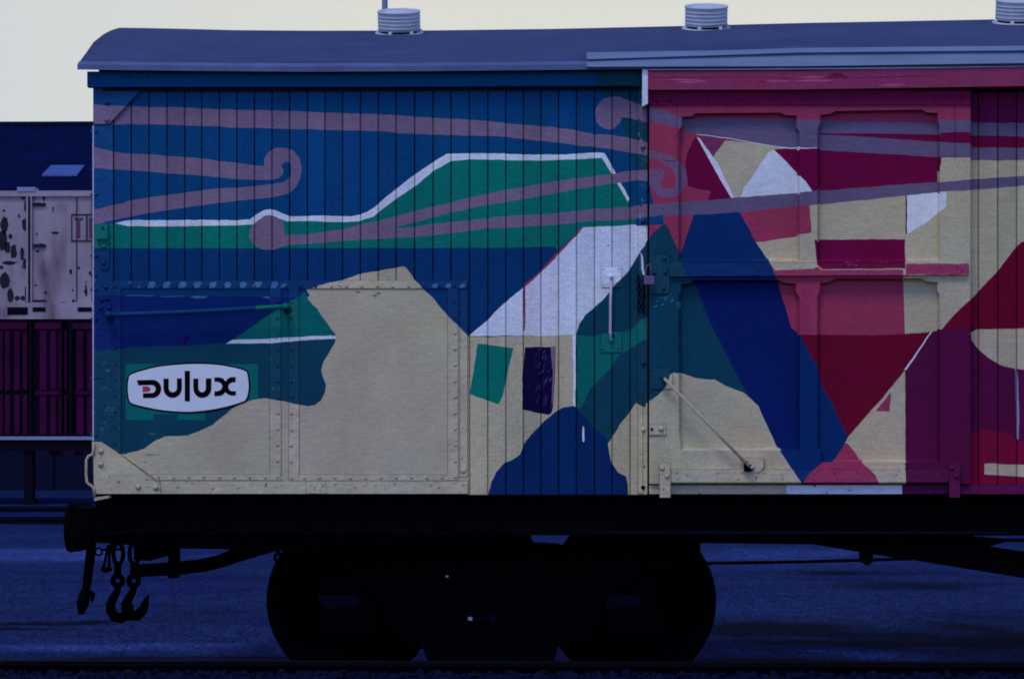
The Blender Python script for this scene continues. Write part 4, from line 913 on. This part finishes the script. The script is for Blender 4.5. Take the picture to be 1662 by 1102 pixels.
_vs = _n('ShaderNodeVectorMath', operation='SCALE'); _t.links.new(_src, _vs.inputs[0]); _t.links.new(_m3.outputs[0], _vs.inputs['Scale']); 
_pf = _n('ShaderNodeMapRange'); _pf.inputs[1].default_value = .15; _pf.inputs[2].default_value = 1.3; _pf.inputs[4].default_value = .8; _t.links.new(_at.outputs['Fac'], _pf.inputs[0])
_pc = _n('ShaderNodeRGB'); _pc.outputs[0].default_value = (0.055, 0.075, 0.20, 1); _pv = _n('ShaderNodeVectorMath', operation='SCALE'); _t.links.new(_pc.outputs[0], _pv.inputs[0]); _t.links.new(_mm.outputs[0], _pv.inputs['Scale'])
_px = _n('ShaderNodeMix', data_type='RGBA'); _t.links.new(_pf.outputs[0], _px.inputs['Factor']); _t.links.new(_vs.outputs[0], _px.inputs['A']); _t.links.new(_pv.outputs[0], _px.inputs['B'])
_t.links.new(_px.outputs['Result'], _p.inputs['Base Color'])
o = link('yard_ground', me, M_asph); tag(o, kind='structure')
# track under wagon
def rail(y, z, name, label, grp, x0=-30, x1=30, h=.11, mat=M_rail):
    prf = [(-.032, 0), (.032, 0), (.034, -.02), (.01, -.035), (.01, -.09), (.055, -.1), (.055, -.115), (-.055, -.115), (-.055, -.1), (-.01, -.09), (-.01, -.035), (-.034, -.02)]
    mb = MB(); k = len(prf); vs = [(x0, y + a, z + b) for a, b in prf] + [(x1, y + a, z + b) for a, b in prf]
    mb.add(vs, [(i, (i + 1) % k, k + (i + 1) % k, k + i) for i in range(k)] + [tuple(range(k)), tuple(range(2 * k - 1, k - 1, -1))])
    o = mb.build(name, mat); tag(o, label, 'rail', grp); return o
rail(.72, -.003, 'rail', 'near rail under the wheels of the painted wagon', 'rails of the yard')
rail(1.787, -.003, 'rail', 'far rail under the wheels of the painted wagon', 'rails of the yard')
# nearer embankment track
RZ = zpx(1073.2, -1.9); ybk = -1.9
rail(-1.9, RZ, 'rail', 'black rail crossing the whole bottom edge of the photo in front of the wagon', 'rails of the yard')
rail(-2.97, RZ, 'rail', 'rail nearest the photographer below the bottom edge of the view', 'rails of the yard')
mb = MB(); prof2 = [(-1.05, ZG - .02), (-1.55, RZ - .16), (-1.8, RZ - .075), (-2.1, RZ - .05), (-2.8, RZ - .06), (-3.2, RZ - .07), (-6, RZ - .1), (-40, RZ - .15)]
vs = []; fs = []; nxx = 60
for i in range(nxx + 1):
    x = -40 + 80 * i / nxx
    for (y, z) in prof2: vs.append((x, y, z))
k = len(prof2)
for i in range(nxx):
    for j in range(k - 1): fs.append((i * k + j, (i + 1) * k + j, (i + 1) * k + j + 1, i * k + j + 1))
mb.add(vs, fs); o = mb.build('track_bed', M_stone); tag(o, kind='structure')
mb = MB()
ico = bmesh.new(); bmesh.ops.create_icosphere(ico, subdivisions=1, radius=1); ico.verts.index_update()
iv = [v.co.copy() for v in ico.verts]; iff = [[v.index for v in f.verts] for f in ico.faces]; ico.free()
for q in range(5200):
    x = random.uniform(-3.2, 3.2); y = random.uniform(-2.85, -1.45)
    if abs(y + 1.9) < .045: continue
    z = lerp_tab([(-2.85, RZ - .06), (-2.1, RZ - .05), (-1.8, RZ - .07), (-1.45, RZ - .2)], y) + random.uniform(-.012, .01)
    s = random.uniform(.011, .026); rot = Matrix.Rotation(random.uniform(0, 6.28), 3, Vector((random.random(), random.random(), random.random() + .01)).normalized())
    sc = Vector((random.uniform(.7, 1.3), random.uniform(.7, 1.3), random.uniform(.5, .9)))
    if y > -1.95 and z + s > RZ - .02 and y > -1.9: z = RZ - .045
    mb.add([Vector((x, y, z)) + rot @ Vector((v.x * sc.x * s * random.uniform(.8, 1.2), v.y * sc.y * s, v.z * sc.z * s)) for v in iv], iff)
o = mb.build('ballast_stones', M_stone, recalc=False); tag(o, kind='stuff', label='dark loose ballast stones along the bottom edge of the photo')
# sleepers of near track
mb = MB()
# yard tracks far back
for i, (d, nm) in enumerate(((42.4, 'third'), (43.5, 'fourth'), (49.4, 'fifth'), (50.5, 'sixth'))):
    lab = ['rusty rail at the front of the nearer empty track beyond the wagon', 'rusty rail at the back of the nearer empty track beyond the wagon', 'rusty rail at the front of the track beside the trestle leg', 'rusty rail at the back of the track beside the trestle leg'][i]
    rail(d - D, ZG + .09, 'rail', lab, 'rails of the yard', -120, 120, mat=M_yard)
# ---- shed behind
sy = 72 - D; z0 = zpx(310, sy); slope = .32; ry = 81.9 - D; rz = z0 + slope * (ry - sy)
shed = thing('freight_shed', 'long dark shed with a low corrugated roof behind the stacked containers', 'shed', (-10, sy, ZG))
mb = MB(); X0, X1 = -70.0, 30.0; pitch = .25; n = int((X1 - X0) / pitch)
vs = []; fs = []
for i in range(n + 1):
    x = X0 + i * pitch
    for k in range(4):
        xx = x + pitch * k / 4; h = (.0, .03, .0, -.03)[k]; vs += [(xx, sy, z0 + h), (xx, ry, rz + h)]
q = len(vs) // 2
for i in range(q - 1): fs.append((2 * i, 2 * i + 2, 2 * i + 3, 2 * i + 1))
mb.add(vs, fs, sm=True)
mb.add([(X0, ry, rz), (X1, ry, rz), (X1, ry + 9, z0), (X0, ry + 9, z0)], [(0, 1, 2, 3)])
rf = mb.build('roof', M_shed, shed, recalc=False)
def roofp(px, py, up=.06):
    # intersect pixel ray with roof plane
    lo, hi = sy, ry
    for _ in range(40):
        mid = (lo + hi) / 2
        if at(px, py, mid).z > z0 + slope * (mid - sy): lo = mid
        else: hi = mid
    p = at(px, py, lo); return Vector((p.x, p.y, z0 + slope * (p.y - sy) + up))
mb = MB(); q = [roofp(68, 287), roofp(125, 287), roofp(137, 271.3), roofp(83, 271.5)]; mb.add(q + [v - Vector((0, 0, .05)) for v in q], [(0, 1, 2, 3), (0, 4, 5, 1), (1, 5, 6, 2), (2, 6, 7, 3), (3, 7, 4, 0)]); mb.build('skylight', M_sky, rf)
mb = MB(); mb.box((X0, ry - .15, rz - .02), (X1, ry + .15, rz + .08)); mb.build('ridge_cap', M_shedwall, rf)
mb = MB(); mb.box((X0, sy + .3, ZG), (X1, sy + 17.5, z0 - .05))
for k in range(40): mb.box((X0 + k * 2.5, sy + .2, ZG), (X0 + k * 2.5 + .12, sy + .3, z0 - .1))
mb.build('wall', M_shedwall, shed)
# ---- containers
cy = 56 - D; sc = 4118 / 56.0
def cp(px, py, y=None): return at(px, py, cy if y is None else y)
wc = thing('shipping_container', 'chipped white steel container with rust patches, stacked on the maroon one', 'container', cp(20, 518))
def cbox(mb, x0, y0, x1, y1, d0, d1, bev=0): a = cp(x0, y0); b = cp(x1, y1); mb.box((a.x, cy + d0, b.z), (b.x, cy + d1, a.z), bev=bev)
mb = MB(); cbox(mb, -670, 314, 230, 517.5, 0, 2.44); mb.build('body', M_contw, wc)
for (x0, y0, x1, y1, d) in ((-665, 312, 228, 319, .06), (-665, 492, 228, 518, .06)):
    mb = MB(); cbox(mb, x0, y0, x1, y1, -d, -.002); mb.build('side_rail', M_contw, wc)
mb = MB(); cbox(mb, 29, 304.5, 58, 311.5, -.08, .3); mb.build('top_fitting', M_edge, wc)
for (x0, x1) in ((43.5, 46.5), (50.5, 53)):
    mb = MB(); cbox(mb, x0, 320, x1, 491, -.07, -.002); mb.build('locking_rod', M_contw, wc)
for (x0, x1) in ((46.5, 50.5), (124, 125.3), (149, 151), (-80, -77)):
    mb = MB(); cbox(mb, x0, 320, x1, 491, -.02, -.001); mb.build('door_seam', M_rust, wc)
for (x0, y0, x1, y1) in ((13, 499, 46, 511), (54, 499, 75, 506), (127, 499, 150, 506)):
    mb = MB(); cbox(mb, x0, y0, x1, y1, -.075, -.061); mb.build('fork_pocket', M_contd, wc)
for (x0, y) in ((53.5, 330), (53.5, 397), (36, 318), (54, 487)):
    mb = MB(); cbox(mb, x0, y, x0 + 21, y + 4.5, -.05, -.003); mb.build('hinge_strap', M_rust, wc)
mb = MB(); rnd = random.Random(5)
def blob(cx, cy_, rx, ry_, y=-.006):
    pts = [(cx + rx * math.cos(a) * (1 + .5 * noise.noise(Vector((cx * .3 + 2 * math.cos(a), cy_ * .3 + 2 * math.sin(a), 1)))), cy_ + ry_ * math.sin(a) * (1 + .5 * noise.noise(Vector((cx * .3 + 2 * math.cos(a), 9 + 2 * math.sin(a), cy_))))) for a in [6.2832 * k / 18 for k in range(18)]]
    p3 = [cp(a, b) for a, b in pts]; mb.prism_w([(p.x, p.z) for p in p3], cy + y, cy + y + .004)
for (a, b, c, d) in ((7, 365, 6, 14), (5, 390, 7, 16), (12, 402, 5, 9), (17, 384, 3, 4), (22, 408, 5, 11), (15, 427, 11, 3), (8, 456, 8, 13), (2, 434, 3, 3), (17, 480, 5, 12), (28, 484, 4, 4), (37, 484, 4, 4), (40, 365, 4.5, 10), (36, 412, 3, 11), (40, 428, 3, 9), (44, 475, 3.5, 14), (45, 492, 6, 4), (38, 320, 5, 4), (41, 335, 2, 9), (61, 408, 3, 2), (60, 380, 1.5, 2), (115, 441, 2.6, 4), (128, 435, 2, 2.3), (74, 475, 2, 2.4), (58, 463, 2, 2), (104, 492, 8, 2.2), (119, 489, 2.5, 3), (146, 443, 2, 3), (90, 378, 6, 2), (6, 342, 2.5, 2), (56, 398, 8, 2), (68, 398, 6, 3), (62, 331, 8, 2), (150, 380, 1.4, 5), (118, 471, 1.2, 2)):
    mb = MB(); blob(a, b, c, d); mb.build('rust_patch', M_rust, wc)
# lettering panel
mb = MB(); bx = MB()
for (x0, y0, x1, y1) in ((115.5, 347.5, 190, 350), (115.5, 390, 190, 392.5), (115.5, 350, 117.5, 390), (139.5, 350, 142.5, 390), (164, 350, 166.5, 390), (188, 350, 190, 390)): cbox(bx, x0, y0, x1, y1, -.012, -.002)
bx.build('letter_border', M_letk, wc)
for (x0, y0, x1, y1) in ((121, 353.5, 135, 357.5), (126, 357.5, 130, 386.5), (144.6, 353.5, 148.4, 386.5)): cbox(mb, x0, y0, x1, y1, -.012, -.002)
mb.build('lettering', M_letr, wc)
rc = thing('shipping_container', 'dark maroon ribbed container standing on the white-edged trestle deck', 'container', cp(20, 708))
mb = MB(); cbox(mb, -670, 520.5, 230, 707.5, .06, 2.44); mb.build('body', M_contd, rc)
x = -258
for (x0, x1) in [(-664 + 14 * k, -664 + 14 * k + 10) for k in range(46)] + [(0, 4), (8, 16), (23, 32), (37, 44), (64, 76), (81, 91), (95, 99), (104, 108), (124, 136), (141, 151), (156, 166), (171, 181), (190, 200), (205, 215)]:
    if x0 < -15 or x0 >= 0:
        mb = MB(); cbox(mb, x0, 536, x1, 634, .0, .058, bev=.02); cbox(mb, x0, 641, x1, 706, .0, .058, bev=.02); mb.build('rib', M_contr, rc)
for (x0, y0, x1, y1) in ((-668, 524, 44, 534), (57, 524, 100, 534), (118, 524, 228, 534), (58, 634.5, 98, 640.5), (122, 634.5, 228, 640.5)):
    mb = MB(); cbox(mb, x0, y0, x1, y1, -.03, .0595); mb.build('side_rail', M_contr, rc)
for (x0, x1) in ((47, 52), (99.5, 102), (112.5, 117.5)):
    mb = MB(); cbox(mb, x0, 521, x1, 707, -.05, .0); mb.build('corner_post', M_contd, rc)
tr = thing('loading_trestle', 'black trestle deck with a bright white front edge under the maroon container', 'trestle', cp(48, 815))
mb = MB(); cbox(mb, -680, 714, 240, 731, -.25, 2.8); mb.build('deck', M_contd, tr)
mb = MB(); cbox(mb, -680, 708.3, 156, 713.8, -.3, -.1); mb.build('edge_strip', M_edge, tr)
for x0 in (-640, -480, -330, -200, -75, 42, 170):
    mb = MB(); a = cp(x0, 731); b = cp(x0 + 14, 731); mb.box((a.x, cy - .2, ZG), (b.x, cy + .1, a.z)); mb.box((a.x - .05, cy - .25, ZG), (b.x + .05, cy + .15, ZG + .1)); mb.build('leg', M_contd, tr)
mb = MB()
for x0, y0, w in ((80, 732, 16), (120, 732, 11)):
    a = at(x0, y0 + 3, cy + 5); mb.box((a.x, cy + 5, a.z - .06), (a.x + w / 60, cy + 5.3, a.z + .08), bev=.03)
mb.build('underside_box', M_contr, tr)
g = at(60, 777, 50); 
def ground_at(px, py): 
    d = F * (ZC - ZG) / (py - HOR); return at(px, py, d - D)
p = ground_at(65, 790); mb = MB()
mb.add([p + Vector(q) for q in ((-.1, 0, .02), (.0, .02, .06), (.1, 0, .03), (.09, .1, .02), (-.08, .12, .03), (0, .06, .09))], [(0, 1, 5), (1, 2, 5), (2, 3, 5), (3, 4, 5), (4, 0, 5)])
o = mb.build('litter_scrap', M_pink); tag(o, 'tiny crumpled pink paper scrap on the ground right of the trestle leg', 'litter')
# thin pole rising behind the first ventilator
yp = 9.0; a = at(624.5, 20, yp)
pl = thing('lamp_post', 'pale thin pole rising out of sight behind the first roof ventilator', 'pole', (a.x, yp, ZG))
mb = MB(); r_ = 4.6 / (F / (D + yp)); mb.cyl((a.x, yp, ZG), (a.x, yp, 9.5), r_ * 1.15, r_ * .95, n=20); mb.build('shaft', M_pole, pl)
mb = MB(); mb.lathe([(.18, 0), (.16, .04), (.05, .06), (.04, .3)], (a.x, yp, ZG), (0, 0, 1), 20); mb.build('base_flange', M_pole, pl)
mb = MB(); mb.tube([(a.x, yp, 9.4), (a.x, yp, 9.7), (a.x + .4, yp, 9.95), (a.x + 1.0, yp, 10.0)], .03, 10); mb.box((a.x + .9, yp - .12, 9.9), (a.x + 1.5, yp + .12, 10.02), bev=.03); mb.build('lamp_head', M_pole, pl)
